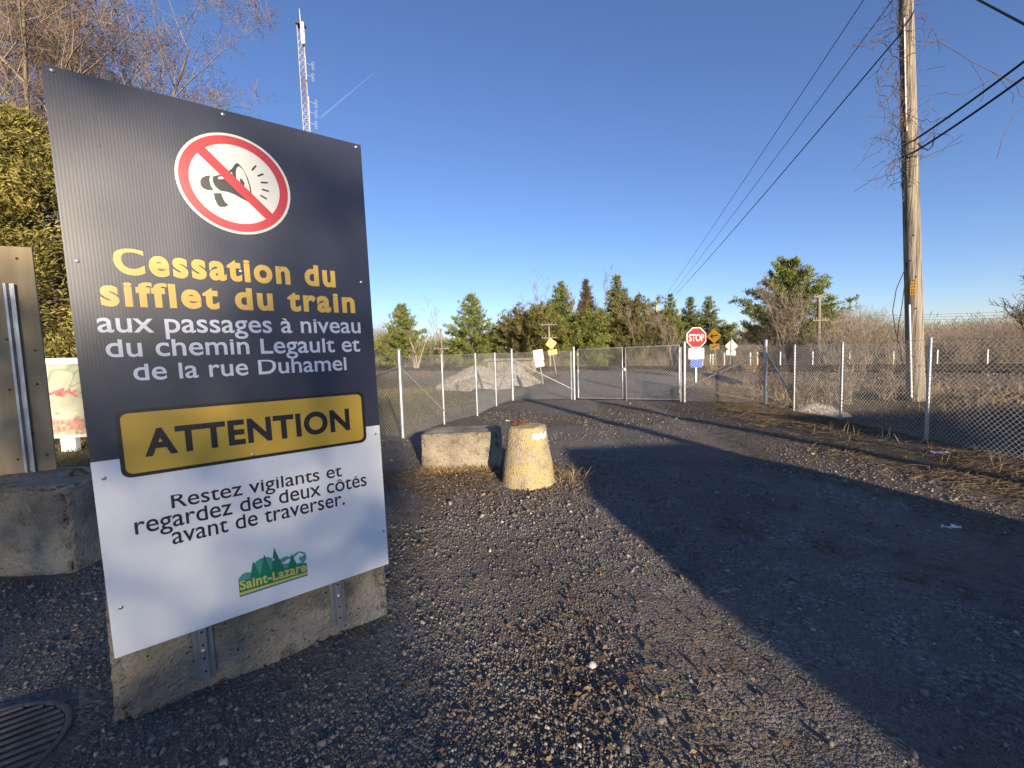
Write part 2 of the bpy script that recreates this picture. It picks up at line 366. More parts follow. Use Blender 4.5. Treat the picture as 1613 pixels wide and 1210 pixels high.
def build_ground():
    N = 760; a = 9.0; t = np.linspace(-1, 1, N)
    ax = 2500*np.sinh(a*t)/np.sinh(a)
    X, Y = np.meshgrid(ax, ax+2.6); x = X.ravel(); y = Y.ravel()
    r = np.hypot(x, y)
    P = np.stack([x, y, np.zeros_like(x)], 1)
    near = np.exp(-(r/22)**2)
    z = gz(x, y) + near*(.055*(fbm(P*.8, 3, 3)-.5) + .018*(fbm(P*6, 3, 9)-.5))
    # two wheel tracks worn into the drive
    wt = np.exp(-((np.abs(x-road_axis(y))-.85)/.25)**2)
    z -= .03*wt*near
    s = tdist(x, y)-.75
    fx = np.interp(y, [-5, 3, 5.8, 8.5, 11.5, 13, 16, 20], [4.9, 4.7, 4.6, 4.8, 5.3, 6.0, 7.2, 8.4])
    n1 = fbm(P*.5, 3, 21)-.5
    straw = sstep(-.2, .5, x-fx+n1*1.6)*(y < 40)*(1-sstep(-3.6, -2.8, s)) + .8*(s > 2.5)
    leftline = np.interp(y, [-10, 3, 5.5, 8.2, 13.9, 22, 30], [-9, -6.4, -3.2, -2.3, -.6, -3.5, -8])
    grass = sstep(0, 1.0, leftline-x+n1*2.2)*(y > 4.5)*(1-sstep(-3.4, -2.6, s))
    verge = np.exp(-((x+.85)/1.3)**2-((y-5.6)/.8)**2)
    straw = np.maximum(straw, .62*verge)
    straw = np.maximum(straw, .5*np.exp(-((x-.25)/.5)**2-((y-1.9)/.9)**2))
    ballast = 1-sstep(2.6, 3.3, np.abs(s)+n1*.5)
    pave = sstep(13.8, 15.2, y+n1)*(1-sstep(-3.6, -2.6, s))*(1-sstep(3, 4, x-road_axis(y)))*sstep(-4.4, -3.4, x-(road_axis(y)-4))
    mud = .50*np.exp(-((np.abs(x-road_axis(y))-.85)/.28)**2)*near*sstep(.3, .7, fbm(P*.45, 3, 66)+.1)
    for (px, py, rx, ry, w) in ((1165, 830, .35, .5, .62), (1325, 862, .55, .35, .60), (1240, 800, .3, .4, .5), (1010, 770, .3, .7, .45), (1450, 905, .4, .3, .6), (700, 800, .8, .8, .6), (640, 860, .5, .7, .6), (760, 745, 1.1, .7, .85), (700, 770, .6, .5, .8), (1000, 660, .6, 1.2, .5), (1290, 705, .5, 1.4, .7), (1480, 775, .5, .9, .7), (1130, 665, .8, 1.6, .6), (860, 1130, .25, .12, .8)):
        q = G(px, py); mud = np.maximum(mud, w*np.exp(-((x-q[0])/rx)**2-((y-q[1])/ry)**2))
    dust = sstep(5.5, 8, y)*(1-sstep(14, 15.5, y))*sstep(.35, .6, fbm(P*.7, 3, 88)); mud = np.maximum(mud, .62*dust)
    mud = np.maximum(mud, .75*sstep(-1.9, -.5, x-fx+n1*1.2)*(y < 16))
    V = np.stack([x, y, z], 1)
    i = np.arange(N*N).reshape(N, N)
    Fc = np.stack([i[:-1, :-1], i[:-1, 1:], i[1:, 1:], i[1:, :-1]], -1).reshape(-1, 4)
    o = npmesh('ground', V, Fc, ground_material(), smooth=True, attrs={'mud': np.clip(mud, 0, 1), 'straw': np.clip(straw, 0, 1), 'grass': np.clip(grass, 0, 1), 'ballast': np.clip(ballast, 0, 1), 'pave': np.clip(pave, 0, 1)})
    tag(o, kind='structure')
    return V
build_ground()

BASE_CUBE = np.array([(-1, -1, -1), (1, -1, -1), (1, 1, -1), (-1, 1, -1), (-1, -1, 1), (1, -1, 1), (1, 1, 1), (-1, 1, 1)], float)
CUBE_F = np.array([(0, 3, 2, 1), (4, 5, 6, 7), (0, 1, 5, 4), (1, 2, 6, 5), (2, 3, 7, 6), (3, 0, 4, 7)])
def stones(R, X, Y, size, tint, sink=.35, zadd=None):
    N = len(X)
    V = BASE_CUBE[None]*R.uniform(.45, 1.0, (N, 8, 1))*R.uniform(.8, 1.2, (N, 8, 3))
    V = V*(size[:, None, None]*.5)*np.stack([R.uniform(.8, 1.3, N), R.uniform(.7, 1.1, N), R.uniform(.45, .85, N)], 1)[:, None]
    q = R.normal(size=(N, 4)); q /= np.linalg.norm(q, axis=1, keepdims=True); w, a, b, c = q.T
    M = np.stack([1-2*(b*b+c*c), 2*(a*b-c*w), 2*(a*c+b*w), 2*(a*b+c*w), 1-2*(a*a+c*c), 2*(b*c-a*w), 2*(a*c-b*w), 2*(b*c+a*w), 1-2*(a*a+b*b)], 1).reshape(N, 3, 3)
    V = np.einsum('nij,nkj->nki', M, V)
    z = gz(X, Y) + size*(.5-sink)*.6
    if zadd is not None: z = z+zadd
    V = V + np.stack([X, Y, z], 1)[:, None]
    Fc = ((np.arange(N)*8)[:, None, None]+CUBE_F[None]).reshape(-1, 4)
    return V.reshape(-1, 3), Fc, np.repeat(tint, 8)
def ground_noise(x, y):
    """the same bumps as the ground sheet"""
    P = np.stack([x, y, np.zeros_like(x)], 1); r = np.hypot(x, y)
    return np.exp(-(r/22)**2)*(.055*(fbm(P*.8, 3, 3)-.5)+.018*(fbm(P*6, 3, 9)-.5)) - .03*np.exp(-((np.abs(x-road_axis(y))-.85)/.25)**2)*np.exp(-(r/22)**2)
def inside_solid(x, y):
    return ((np.abs(x+2.3) < .4) & (np.abs(y-1.58) < .4)) | ((x > -4.9) & (x < -3.45) & (y > 3.05) & (y < 3.8)) | ((x > -1.33) & (x < -.25) & (y > 5.8) & (y < 6.45)) | (np.hypot(x-.17, y-5.15) < .33)

def scatter_gravel():
    R = rng(5); N = 190000
    r = np.exp(R.uniform(math.log(.95), math.log(13), N)); a = R.uniform(-1.02, 1.02, N)
    x = r*np.sin(a); y = r*np.cos(a)
    dens = fbm(np.stack([x*.9, y*.9, 0*x], 1), 3, 40)
    keep = (R.uniform(0, 1, N) < sstep(.36, .64, dens)*.95+.05) & ~inside_solid(x, y) & (x < 4.4+.08*y)
    x, y, r = x[keep], y[keep], r[keep]; n = len(x)
    sz = np.clip(R.lognormal(math.log(.0082), .46, n), .005, .034)*(.65+.75*vnoise(np.stack([x*.7+9, y*.7, 0*x], 1), 61))*np.clip(.8+r*.07, 1, 1.35)
    big = R.uniform(0, 1, n) < .012; sz[big] *= 1.9
    ti = np.clip(R.beta(1.7, 2.6, n) + .10*(sz > .018), 0, 1)
    V, Fc, tt = stones(R, x, y, sz, ti, zadd=ground_noise(x, y))
    tag(npmesh('gravel', V, Fc, STONE, tint=tt), kind='stuff')
scatter_gravel()

def scatter_litter():
    R = rng(8)
    # brown leaves blown against the blocks and over the middle of the drive
    C = [(-1.45, 2.15, .12, .10, 70), (-1.1, 2.42, .12, .10, 70), (-1.75, 1.92, .1, .08, 50), (-3.9, 3.0, .35, .06, 90), (-.7, 5.0, .9, .45, 900), (-.9, 5.6, 1.1, .35, 1300), (.15, 4.70, .5, .22, 500), (.32, 1.75, .35, .45, 900), (-.5, 3.9, .9, 1.0, 520), (1.0, 5.4, .5, .5, 200), (4.6, 5.0, .6, 2.0, 260), (-1.6, 6.2, .7, .6, 400), (.9, 3.0, .5, .8, 200), (2.4, 3.8, .5, .5, 140)]
    x = np.concatenate([R.normal(c[0], c[2], c[4]) for c in C]); y = np.concatenate([R.normal(c[1], c[3], c[4]) for c in C])
    k = (y > .9) & ~inside_solid(x, y); x, y = x[k], y[k]; n = len(x)
    P = np.stack([x, y, gz(x, y)+ground_noise(x, y)+R.uniform(.002, .018, n)], 1)
    D = R.normal(size=(n, 3))*np.array([1, 1, .35])
    L = R.uniform(.012, .045, n); V, Fc = cards(P, D, L, L*R.uniform(.35, .7, n), R)
    tag(npmesh('dead_leaves', V, Fc, DRYLEAF, tint=np.repeat(R.beta(2, 2, n), 4)), kind='stuff')
    # straw and stalks lying along the fence and round the blocks
    n = 46000
    y = R.uniform(1.0, 15.5, n); fx = np.interp(y, [0, 3, 5.8, 8.5, 11.5, 13, 16], [4.8, 4.6, 4.5, 4.7, 5.2, 6.0, 7.2]); x = fx + .5 + np.abs(R.normal(0, 1.3, n))+R.normal(0, .35, n)
    n2 = 2600; x2 = R.normal(-.75, .85, n2); y2 = R.normal(5.62, .28, n2)
    n3 = 220; x3 = R.normal(.3, .8, n3); y3 = R.normal(2.3, 1.0, n3)
    n4 = 14000; u4 = R.uniform(-3, 26, n4); s4 = R.uniform(-9.5, -2.6, n4); x4 = TP0[0]+TD[0]*u4+TN[0]*(s4+.75); y4 = TP0[1]+TD[1]*u4+TN[1]*(s4+.75)
    k4 = (x4 > np.where(y4 < 12, 7.0, 6.8+.14*(y4-12))) & (np.abs(x4-road_axis(y4)) > 2.4); x4, y4 = x4[k4], y4[k4]
    x = np.concatenate([x, x2, x3, x4]); y = np.concatenate([y, y2, y3, y4])
    cl = fbm(np.stack([x*1.3, y*1.3, 0*x], 1), 3, 77)
    k = (y > .9) & ~inside_solid(x, y) & (R.uniform(0, 1, len(x)) < sstep(.40, .60, cl)+.05)
    x, y = x[k], y[k]; n = len(x)
    a = R.normal(.7, .9, n); L = R.uniform(.04, .26, n)
    p0 = np.stack([x, y, gz(x, y)+ground_noise(x, y)+R.uniform(.003, .03, n)], 1)
    p1 = p0 + np.stack([np.cos(a)*L, np.sin(a)*L, R.normal(.0, .12, n)*L], 1)
    w = R.uniform(.0008, .0019, n)*np.clip(np.hypot(x, y)/4.5, .8, 2)
    V, Fc, idx = prisms(p0, p1, w, w*.7)
    tag(npmesh('straw_litter', V, Fc, VERGE, tint=np.clip(R.beta(1.6, 2.2, n), 0, 1)[idx]), kind='stuff')
    # standing dry grass: by the blocks, along the fence, on the slope below the rails
    def tufts(n, fx, fy, hmin, hmax, wid, lean):
        x, y = fx(n), fy(n); k = ~inside_solid(x, y); x, y = x[k], y[k]; m_ = len(x)
        p = np.stack([x, y, gz(x, y)-.01], 1); D = np.stack([R.normal(0, lean, m_), R.normal(0, lean, m_), np.ones(m_)], 1)
        L = R.uniform(hmin, hmax, m_); V, Fc = cards(p, D, L, wid, R); return V, Fc, np.repeat(np.clip(R.beta(1.8, 1.8, m_), 0, 1), 4)
    sets = [tufts(110, lambda n: R.normal(.66, .13, n), lambda n: R.normal(5.2, .18, n), .05, .26, .005, .6),
            tufts(700, lambda n: R.uniform(-1.35, -.3, n), lambda n: R.normal(5.74, .07, n), .03, .14, .006, .7),
            tufts(110, lambda n: R.normal(5.9, .3, n), lambda n: R.uniform(4.2, 7.5, n), .05, .3, .007, .3)]
    # the slope between fence and rails, in clumps
    for _ in range(260):
        u = R.uniform(-2, 28); s = R.uniform(-9.0, -2.7)
        c = TP0 + TD*u + TN*(s+.75)
        lx = 7.0 if c[1] < 12 else 6.6+.12*(c[1]-12)
        if c[0] < lx+.2: continue
        if abs(c[0]-float(road_axis(c[1]))) < 2.4: continue
        h = .10+.45*R.uniform()**2.2; wd = R.uniform(.12, .6)
        sets.append(tufts(int(R.integers(10, 75)), lambda n: R.normal(c[0], wd, n), lambda n: R.normal(c[1], wd, n), h*.3, h, .016, R.uniform(.3, 1.3)))
    V = []; Fc = []; T = []; b = 0
    for v, f, t in sets: V.append(v); Fc.append(f+b); T.append(t); b += len(v)
    tag(npmesh('dry_grass', np.concatenate(V), np.concatenate(Fc), STRAW, tint=np.concatenate(T)), kind='stuff')
    # short lawn beyond the left fence
    n = 42000; x = R.uniform(-16, 0, n); y = R.uniform(6, 21, n)
    ll = np.interp(y, [-10, 3, 5.5, 8.2, 13.9, 22, 30], [-9, -6.4, -3.2, -2.3, -.6, -3.5, -8]); k = x < ll-.2-np.abs(R.normal(0, .5, n)); x, y = x[k], y[k]; n = len(x)
    V, Fc = cards(np.stack([x, y, gz(x, y)-.005], 1), np.stack([R.normal(0, .5, n), R.normal(0, .5, n), np.ones(n)], 1), R.uniform(.04, .13, n), .014, R)
    tt = np.clip(fbm(np.stack([x*.6, y*.6, 0*x], 1), 3, 5)*.9+R.normal(0, .18, n), 0, 1)
    LAWN = mat('lawn_grass', [(0, (.07, .075, .018)), (.5, (.15, .125, .04)), (1, (.28, .21, .09))], attr='tint', rough=.9, transl=.2)
    tag(npmesh('lawn', V, Fc, LAWN, tint=np.repeat(tt, 4)), kind='stuff')
scatter_litter()

# ------------------------------------------------------------------ the big warning sign
SAZ = 0.6441621
SU = Vector((math.cos(SAZ), math.sin(SAZ), 0)); SN = Vector((math.sin(SAZ), -math.cos(SAZ), 0)); SV = Vector((0, 0, 1))
SU2 = (SU*math.cos(.01228)+SV*math.sin(.01228)); SV2 = SU2.cross(-SN) ; SV2 = -SV2 if SV2.z < 0 else SV2
SO = Vector((-1.75667, 1.72635, .4853-1.74966+EYE))
SW, SH = 1.2192, 2.4384
sm = Matrix(((SU2.x, -SN.x, SV2.x, SO.x), (SU2.y, -SN.y, SV2.y, SO.y), (SU2.z, -SN.z, SV2.z, SO.z), (0, 0, 0, 1)))   # x along the board, -y out of it, z up
SIGN = thing('warning_sign', 'big navy and white board ATTENTION with crossed-out megaphone, bolted to concrete block', 'sign', mat=sm)
def sp(u, v, n=0): return (u, -n, v)        # board coordinates: u right, v up, n out of the face
def face(P, n): return [sp(u, v, n) for u, v in P]
def circle(c, r, k=72, a0=0, a1=2*math.pi): return [(c[0]+r*math.cos(a0+(a1-a0)*i/k), c[1]+r*math.sin(a0+(a1-a0)*i/k)) for i in range(k)]
def rrect(x0, y0, x1, y1, r, k=6):
    P = []
    for cx, cy, a in ((x1-r, y1-r, 0), (x0+r, y1-r, 90), (x0+r, y0+r, 180), (x1-r, y0+r, 270)):
        P += [(cx+r*math.cos(math.radians(a+90*i/k)), cy+r*math.sin(math.radians(a+90*i/k))) for i in range(k+1)]
    return P
def text_mesh(body, bold=0.0, spacing=1.0):
    c = bpy.data.curves.new('lettering', 'FONT'); c.body = body; c.offset = bold; c.space_character = spacing; c.resolution_u = 6
    o = bpy.data.objects.new('lettering', c); COL.objects.link(o)
    dg = bpy.context.evaluated_depsgraph_get(); me = bpy.data.meshes.new_from_object(o.evaluated_get(dg))
    bpy.data.objects.remove(o); bpy.data.curves.remove(c); return me
def coords(me):
    V = np.zeros(len(me.vertices)*3); me.vertices.foreach_get('co', V); return V.reshape(-1, 3)
def place_text(name, body, u0, u1, v0, hgt, n, material, parent, bold=0., ref=None, v1=None, spacing=1.0, xr=.79):
    """letters fitted between u0 and u1 on the baseline v0..v1, one mesh per word; hgt is the height of the reference letters"""
    rm = text_mesh(ref or body, bold); h0 = coords(rm)[:, 1].max(); bpy.data.meshes.remove(rm)
    xm = text_mesh('x', bold); am = text_mesh('d', bold); xh = coords(xm)[:, 1].max(); ah = coords(am)[:, 1].max(); bpy.data.meshes.remove(xm); bpy.data.meshes.remove(am)
    def tall(v):                       # a letter form with a larger lower-case body
        if not xr: return v
        a = xr*ah/xh
        return np.where(v <= xh, v*a, xh*a+(v-xh)*(ah-xh*a)/(ah-xh))
    if ref == 'x': h0 = float(tall(np.array([h0]))[0])
    words = []; cur = []
    for i, ch in enumerate(body):
        if ch == ' ': words.append(cur); cur = []; continue
        gl = text_mesh(ch, bold); pl_ = text_mesh(ch, 0); pre = text_mesh(body[:i+1], 0)
        pen = coords(pre)[:, 0].max()-coords(pl_)[:, 0].max()+i*(spacing-1)
        V = coords(gl).copy(); V[:, 0] += pen; cur.append((V, [tuple(p.vertices) for p in gl.polygons]))
        for q in (gl, pl_, pre): bpy.data.meshes.remove(q)
    words.append(cur)
    A = np.concatenate([V for w in words for V, f in w]); x0, x1 = A[:, 0].min(), A[:, 0].max(); out = []
    for w in words:
        b = MB()
        for k, (V, f) in enumerate(w):
            t = (V[:, 0]-x0)/(x1-x0); u = u0+t*(u1-u0); v = v0+tall(V[:, 1])/h0*hgt+t*((v1 if v1 is not None else v0)-v0)
            b.add(np.stack([u, np.full_like(u, -n-.0004*(k % 2)), v], 1), f)
        out.append(b.build(name, material, parent, world=False))
    return out[0]
def build_warning_sign():
    DIV = .860
    MB().box((SW/2, .005, SH/2), (SW, .010, SH)).build('panel', WHITEBOARD, SIGN, world=False)
    MB().poly(face([(0, DIV+.006), (SW, DIV-.008), (SW, SH), (0, SH)], .0010)).build('navy_field', NAVY, SIGN, world=False)
    # pictogram
    c = (.609, 2.104)
    b = MB().poly(face(circle(c, .231), .0018)); disc = b.build('prohibition_disc', CREAM, SIGN, world=False)
    k = 72; ro, ri = circle(c, .2195, k), circle(c, .182, k)
    b = MB(); b.add(face(ro, .0034)+face(ri, .0034), [(i, (i+1) % k, k+(i+1) % k, k+i) for i in range(k)])
    a = math.radians(-45.5); d = np.array([math.cos(a), math.sin(a)]); q = np.array([-d[1], d[0]]); cc = np.array(c)
    b.poly(face([cc-d*.1835-q*.0215, cc+d*.1835-q*.0215, cc+d*.1835+q*.0215, cc-d*.1835+q*.0215], .0030))
    b.build('red_ring', REDP, disc, world=False)
    mega = dict(
        rear=[(.5077, 2.1255), (.4935, 2.1213), (.4768, 2.1101), (.4676, 2.0919), (.4681, 2.0733), (.4769, 2.0608), (.4923, 2.0564), (.5165, 2.0597), (.5061, 2.0802), (.5031, 2.1033)],
        body=[(.5174, 2.1226), (.5426, 2.1347), (.5636, 2.1412), (.5952, 2.1741), (.6144, 2.2047), (.625, 2.2045), (.6427, 2.1838), (.659, 2.1427), (.6671, 2.1045), (.6695, 2.0676), (.6665, 2.0396), (.6548, 2.0303), (.6274, 2.0407), (.5987, 2.0556), (.5699, 2.0628), (.5451, 2.0618), (.5353, 2.0673), (.5222, 2.0807), (.5157, 2.101)],
        handle=[(.5156, 2.0476), (.5444, 2.0526), (.5507, 2.0281), (.5577, 2.0123), (.5702, 2.0021), (.5561, 1.9917), (.5352, 1.9871), (.5256, 1.9952), (.5174, 2.0203)])
    b = MB()
    for P in mega.values(): b.poly(face(P, .0022))
    for (x0, y0), (x1, y1) in (((.6799, 2.1864), (.6971, 2.2098)), ((.7025, 2.1635), (.7251, 2.177)), ((.7138, 2.1346), (.7413, 2.1387)), ((.7159, 2.1022), (.7429, 2.0979)), ((.7068, 2.0714), (.7308, 2.0592))):
        d = np.array([x1-x0, y1-y0]); d /= np.linalg.norm(d); q = np.array([-d[1], d[0]])*.0042; p0 = np.array([x0, y0]); p1 = np.array([x1, y1])
        b.poly(face([p0-q, p1-q, p1+d*.003, p1+q, p0+q, p0-d*.003], .0022))
    b.build('megaphone', CHARP, disc, world=False)
    b = MB()
    b.poly(face([(.6262, 2.1926), (.6161, 2.1832), (.6112, 2.1627), (.6102, 2.1333), (.6188, 2.0958), (.6339, 2.0689), (.6477, 2.0515), (.6588, 2.0533), (.663, 2.0739), (.6608, 2.1083), (.6528, 2.1464), (.6423, 2.1788)], .0025))
    b.poly(face([(.5377, 2.1242), (.5588, 2.1331), (.5812, 2.1543), (.596, 2.1573), (.5951, 2.145), (.5621, 2.1217), (.539, 2.1139)], .0025))
    b.build('megaphone_mouth', CREAM, disc, world=False)
    MB().poly(face([(.624, 2.136), (.6345, 2.1331), (.6421, 2.1197), (.6406, 2.0997), (.6322, 2.1031), (.6255, 2.1166)], .0028)).build('megaphone_core', CHARP, disc, world=False)
    # lettering
    place_text('headline', 'Cessation du', .142, 1.030, 1.6545, .104, .0018, GOLD, SIGN, .038, 'd', 1.648, 1.085)
    place_text('headline', 'sifflet du train', .090, 1.125, 1.5195, .102, .0018, GOLD, SIGN, .038, 'f', 1.5105, 1.085)
    place_text('caption', 'aux passages \u00e0 niveau', .070, 1.1475, 1.4055, .0590, .0018, SILVER, SIGN, .010, 'x', 1.393)
    place_text('caption', 'du chemin Legault et', .087, 1.137, 1.3010, .0735, .0018, SILVER, SIGN, .010, 'L', 1.289)
    place_text('caption', 'de la rue Duhamel', .165, 1.056, 1.1965, .0705, .0018, SILVER, SIGN, .010, 'D', 1.188)
    pl = MB().poly(face([(u, v-(u-.09)*.011) for u, v in rrect(.090, .776, 1.139, 1.072, .035)], .0020)).build('attention_border', BLACKP, SIGN, world=False)
    MB().poly(face([(u, v-(u-.09)*.011) for u, v in rrect(.106, .792, 1.123, 1.057, .027)], .0026)).build('attention_plate', AMBER, pl, world=False)
    place_text('attention_lettering', 'ATTENTION', .173, 1.051, .8635, .117, .0033, BLACKP, pl, .036, 'T', .854, 1.04, None)
    place_text('instruction', 'Restez vigilants et', .2436, .989, .6055, .0605, .0018, INK, SIGN, .006, 'R', .5945)
    place_text('instruction', 'regardez des deux c\u00f4t\u00e9s', .112, 1.121, .5215, .0685, .0018, INK, SIGN, .006, 'd', .510)
    place_text('instruction', 'avant de traverser.', .2325, .993, .4385, .0685, .0018, INK, SIGN, .006, 'd', .4295)
    # municipal emblem
    em = MB().poly(face([(.4640, .0925), (.7742, .0916), (.7735, .160), (.766, .165), (.475, .172), (.4652, .167)], .0018)).build('emblem', LGREEN, SIGN, world=False)
    b = MB()
    for cx, cy, r in ((.4985, .1735, .034), (.5775, .2065, .052), (.6740, .190, .040)): b.poly(face(circle((cx, cy), r, 40), .0015))
    kk = 40; o_, i_ = circle((.7385, .199), .0365, kk), circle((.737, .197), .0235, kk)
    b.add(face(o_, .0015)+face(i_, .0015), [(i, (i+1) % kk, kk+(i+1) % kk, kk+i) for i in range(kk)])
    b.poly(face(circle((.753, .196), .015, 24), .0016)); b.build('emblem_circles', LTEAL, em, world=False)
    b = MB(); b.poly(face([(.655, .200), (.672, .205), (.690, .216), (.700, .205), (.690, .192), (.678, .192), (.668, .196)], .0021))
    b.poly(face([(.716, .214), (.728, .219), (.742, .230), (.754, .222), (.763, .211), (.755, .204), (.744, .210), (.738, .198), (.742, .186), (.728, .186), (.724, .202)], .0021)); b.build('emblem_horse', WHITEBOARD, em, world=False)
    b = MB()
    for P in ([(.513, .165), (.5329, .2566), (.560, .165)], [(.556, .165), (.5833, .2742), (.610, .165)], [(.606, .165), (.6285, .2945), (.6674, .165)], [(.683, .16), (.706, .237), (.7295, .16)]): b.poly(face(P, .0019))
    b.build('emblem_firs', LGREEN, em, world=False)
    b = MB().poly(face([(.4641, .101), (.7745, .0995), (.7747, .1111), (.4641, .1146)], .0024)); b.build('emblem_stripe', LYEL, em, world=False)
    b = MB().poly(face([(.4640, .0925), (.7742, .0916), (.7745, .0995), (.4641, .101)], .0024)); b.build('emblem_base_stripe', LBLUE, em, world=False)
    place_text('emblem_lettering', 'Saint-Lazare', .4676, .7704, .1275, .044, .0026, LYEL, em, .03, 'L', .1205, 1.03)
    # screw heads with washers
    for u, v in ((.0291, 2.4224), (.5801, 2.4182), (1.1936, 2.4221), (.034, 1.6924), (.0351, .7918), (.0385, .2172), (.5745, .7937), (1.1905, .8039), (1.1998, .2097), (.5954, 1.6959), (1.1703, 1.6799), (.622, .2311)):
        MB().tube([sp(u, v, 0), sp(u, v, .0035), sp(u, v, .0055)], [.008, .008, .004], 10).build('screw', GALV, SIGN, world=False, smooth=True)
    # scuffs in the board: small black scratches
    for u, v, w, h_ in ((.135, 2.24, .004, .05), (.138, 2.16, .010, .012), (.055, 2.10, .003, .02), (.055, 1.33, .008, .03), (.036, 1.70, .003, .06), (1.172, 1.655, .0025, .03), (.058, 2.05, .005, .008)):
        MB().poly(face([(u, v), (u+w, v+.002), (u+w*.6, v+h_), (u-w*.3, v+h_*.7)], .0016)).build('scuff', INK, SIGN, world=False)
    # perforated U channel posts behind the board
    for u in (.302, .925):
        z0, z1 = -.272, 2.40; yb = .012
        b = MB()
        prof = [(-.040, .032), (-.024, .032), (-.016, 0), (.016, 0), (.024, .032), (.040, .032), (.040, .036), (.021, .036), (.0135, .004), (-.0135, .004), (-.021, .036), (-.040, .036)]
        b.prism([(u+x, yb+y, z0) for x, y in prof], (0, 0, z1-z0))
        po = b.build('post', GALV, SIGN, world=False)
        for k_ in range(4):
            z = z0+.05+k_*.066
            MB().tube([(u, yb-.0006, z), (u, yb-.0016, z)], .0055, 10).build('hole', SIGNBLACK, po, world=False)
        z = z0+.155 if u < .5 else z0+.18
        MB().tube([(u, yb, z), (u, yb-.007, z), (u, yb-.011, z)], [.013, .012, .006], 8).build('bolt', GALV, po, world=False, smooth=True)
build_warning_sign()

# ------------------------------------------------------------------ rough concrete
for m_, c_, a_ in ((WHITEBOARD, (.50, .47, .42), .30), (NAVY, (.075, .072, .075), .5), (AMBER, (.45, .30, .07), .35)): concrete_spots(m_, c_, 3.2, .56, .78, a_)
def rough_block(name, sx, sy, sz, seed, material, parent, n=60, amp=.012, rnd=.035, batter=0.0, waste=0.0):
    """a cast block, base centred at the parent: worn edges and pitted faces"""
    idx = {}; V = []; Fs = []
    def vid(p):
        k = tuple(int(round(c*1000)) for c in p)
        if k not in idx: idx[k] = len(V); V.append(p)
        return idx[k]
    t = np.linspace(-1, 1, n+1)
    for ax in range(3):
        for sg in (-1, 1):
            for i in range(n):
                for j in range(n):
                    q = []
                    for a, c in ((t[i], t[j]), (t[i+1], t[j]), (t[i+1], t[j+1]), (t[i], t[j+1])):
                        p = [0, 0, 0]; p[ax] = sg; p[(ax+1) % 3] = a; p[(ax+2) % 3] = c; q.append(vid(tuple(p)))
                    Fs.append(q if sg > 0 else q[::-1])
    V = np.array(V); H = np.array([sx/2, sy/2, sz/2]); P = V*H
    inner = np.clip(P, -(H-rnd), H-rnd); d = P-inner; L = np.linalg.norm(d, axis=1, keepdims=True)
    nrm = d/(L+1e-9); P = np.where(L > 1e-6, inner+nrm*np.minimum(rnd, L), P)
    flatn = np.where(L > 1e-6, nrm, 0)
    S = P+seed*7.7
    P = P + flatn*((fbm(S*5, 3, seed)-.5)*amp*2.2 + (fbm(S*26, 3, seed+3)-.5)*amp*1.1)[:, None]
    edge = (np.sum(np.abs(V) > .9, axis=1) >= 2)
    P = P - flatn*(edge*np.clip(fbm(S*13, 3, seed+8)-.50, 0, 1)*.34)[:, None]
    if batter: P[:, :2] *= (1-batter*(P[:, 2:3]/sz+.5))
    if waste: P[:, 2] -= waste*(fbm(S*3, 2, seed+4)-.3)*(V[:, 2] > .9)
    P[:, 2] += sz/2
    return npmesh(name, P, np.array(Fs), material, parent, smooth=True, world=False)
def rotz(a, loc): return Matrix.Translation(Vector(loc)) @ Matrix.Rotation(a, 4, 'Z')

bl, br = G(182, 1143), G(605, 962)
ang = SAZ+.012
ctr = (Vector(bl[:3])+Vector(br[:3]))/2
dirn = Vector((math.cos(ang), math.sin(ang), 0)); nout = Vector((math.sin(ang), -math.cos(ang), 0))
W0 = (Vector(br)-Vector(bl)).length
frontc = SO + SU*(.5*SW) - SN*.080; frontc.z = 0
frontc += SU*(-.010)
t = thing('concrete_block', 'grey weathered concrete block behind the big sign, holding its two posts', 'concrete block', group='concrete blocks', mat=rotz(ang, frontc - nout*.285 + Vector((0, 0, -.06))))
rough_block('block_body', 1.265, .60, .77, 3, CONCRETE, t, batter=.02)

t2 = thing('concrete_block', 'grey concrete block at far left with plywood board standing on it', 'concrete block', group='concrete blocks', mat=rotz(.06, (-4.14, 3.47, -.05)))
rough_block('block_body', 1.30, .68, .75, 5, CONCRETE, t2, batter=.02, rnd=.04)
b = MB()
lp = [(.40, -.02, .68), (.40, -.02, .77), (.43, -.015, .80), (.47, 0, .79), (.50, .02, .74), (.52, .03, .68)]
b.tube(lp, .014, 8); b.tube([(.34, -.06, .715), (.42, -.03, .735), (.50, .0, .73), (.58, .03, .715)], .016, 8)
b.build('lifting_loop', RUST, t2, world=False, smooth=True)
t3 = thing('concrete_block', 'low sunlit beige concrete block left of the yellow cone block', 'concrete block', group='concrete blocks', mat=rotz(-.03, (-.755, 6.17, -.06)))
rough_block('block_body', 1.13, .62, .57, 9, CONCRETE, t3, batter=.015, rnd=.035, waste=.03)
MB().box((0.02, .02, .552), (.20, .06, .02)).build('lifting_slot', SIGNBLACK, t3, world=False)

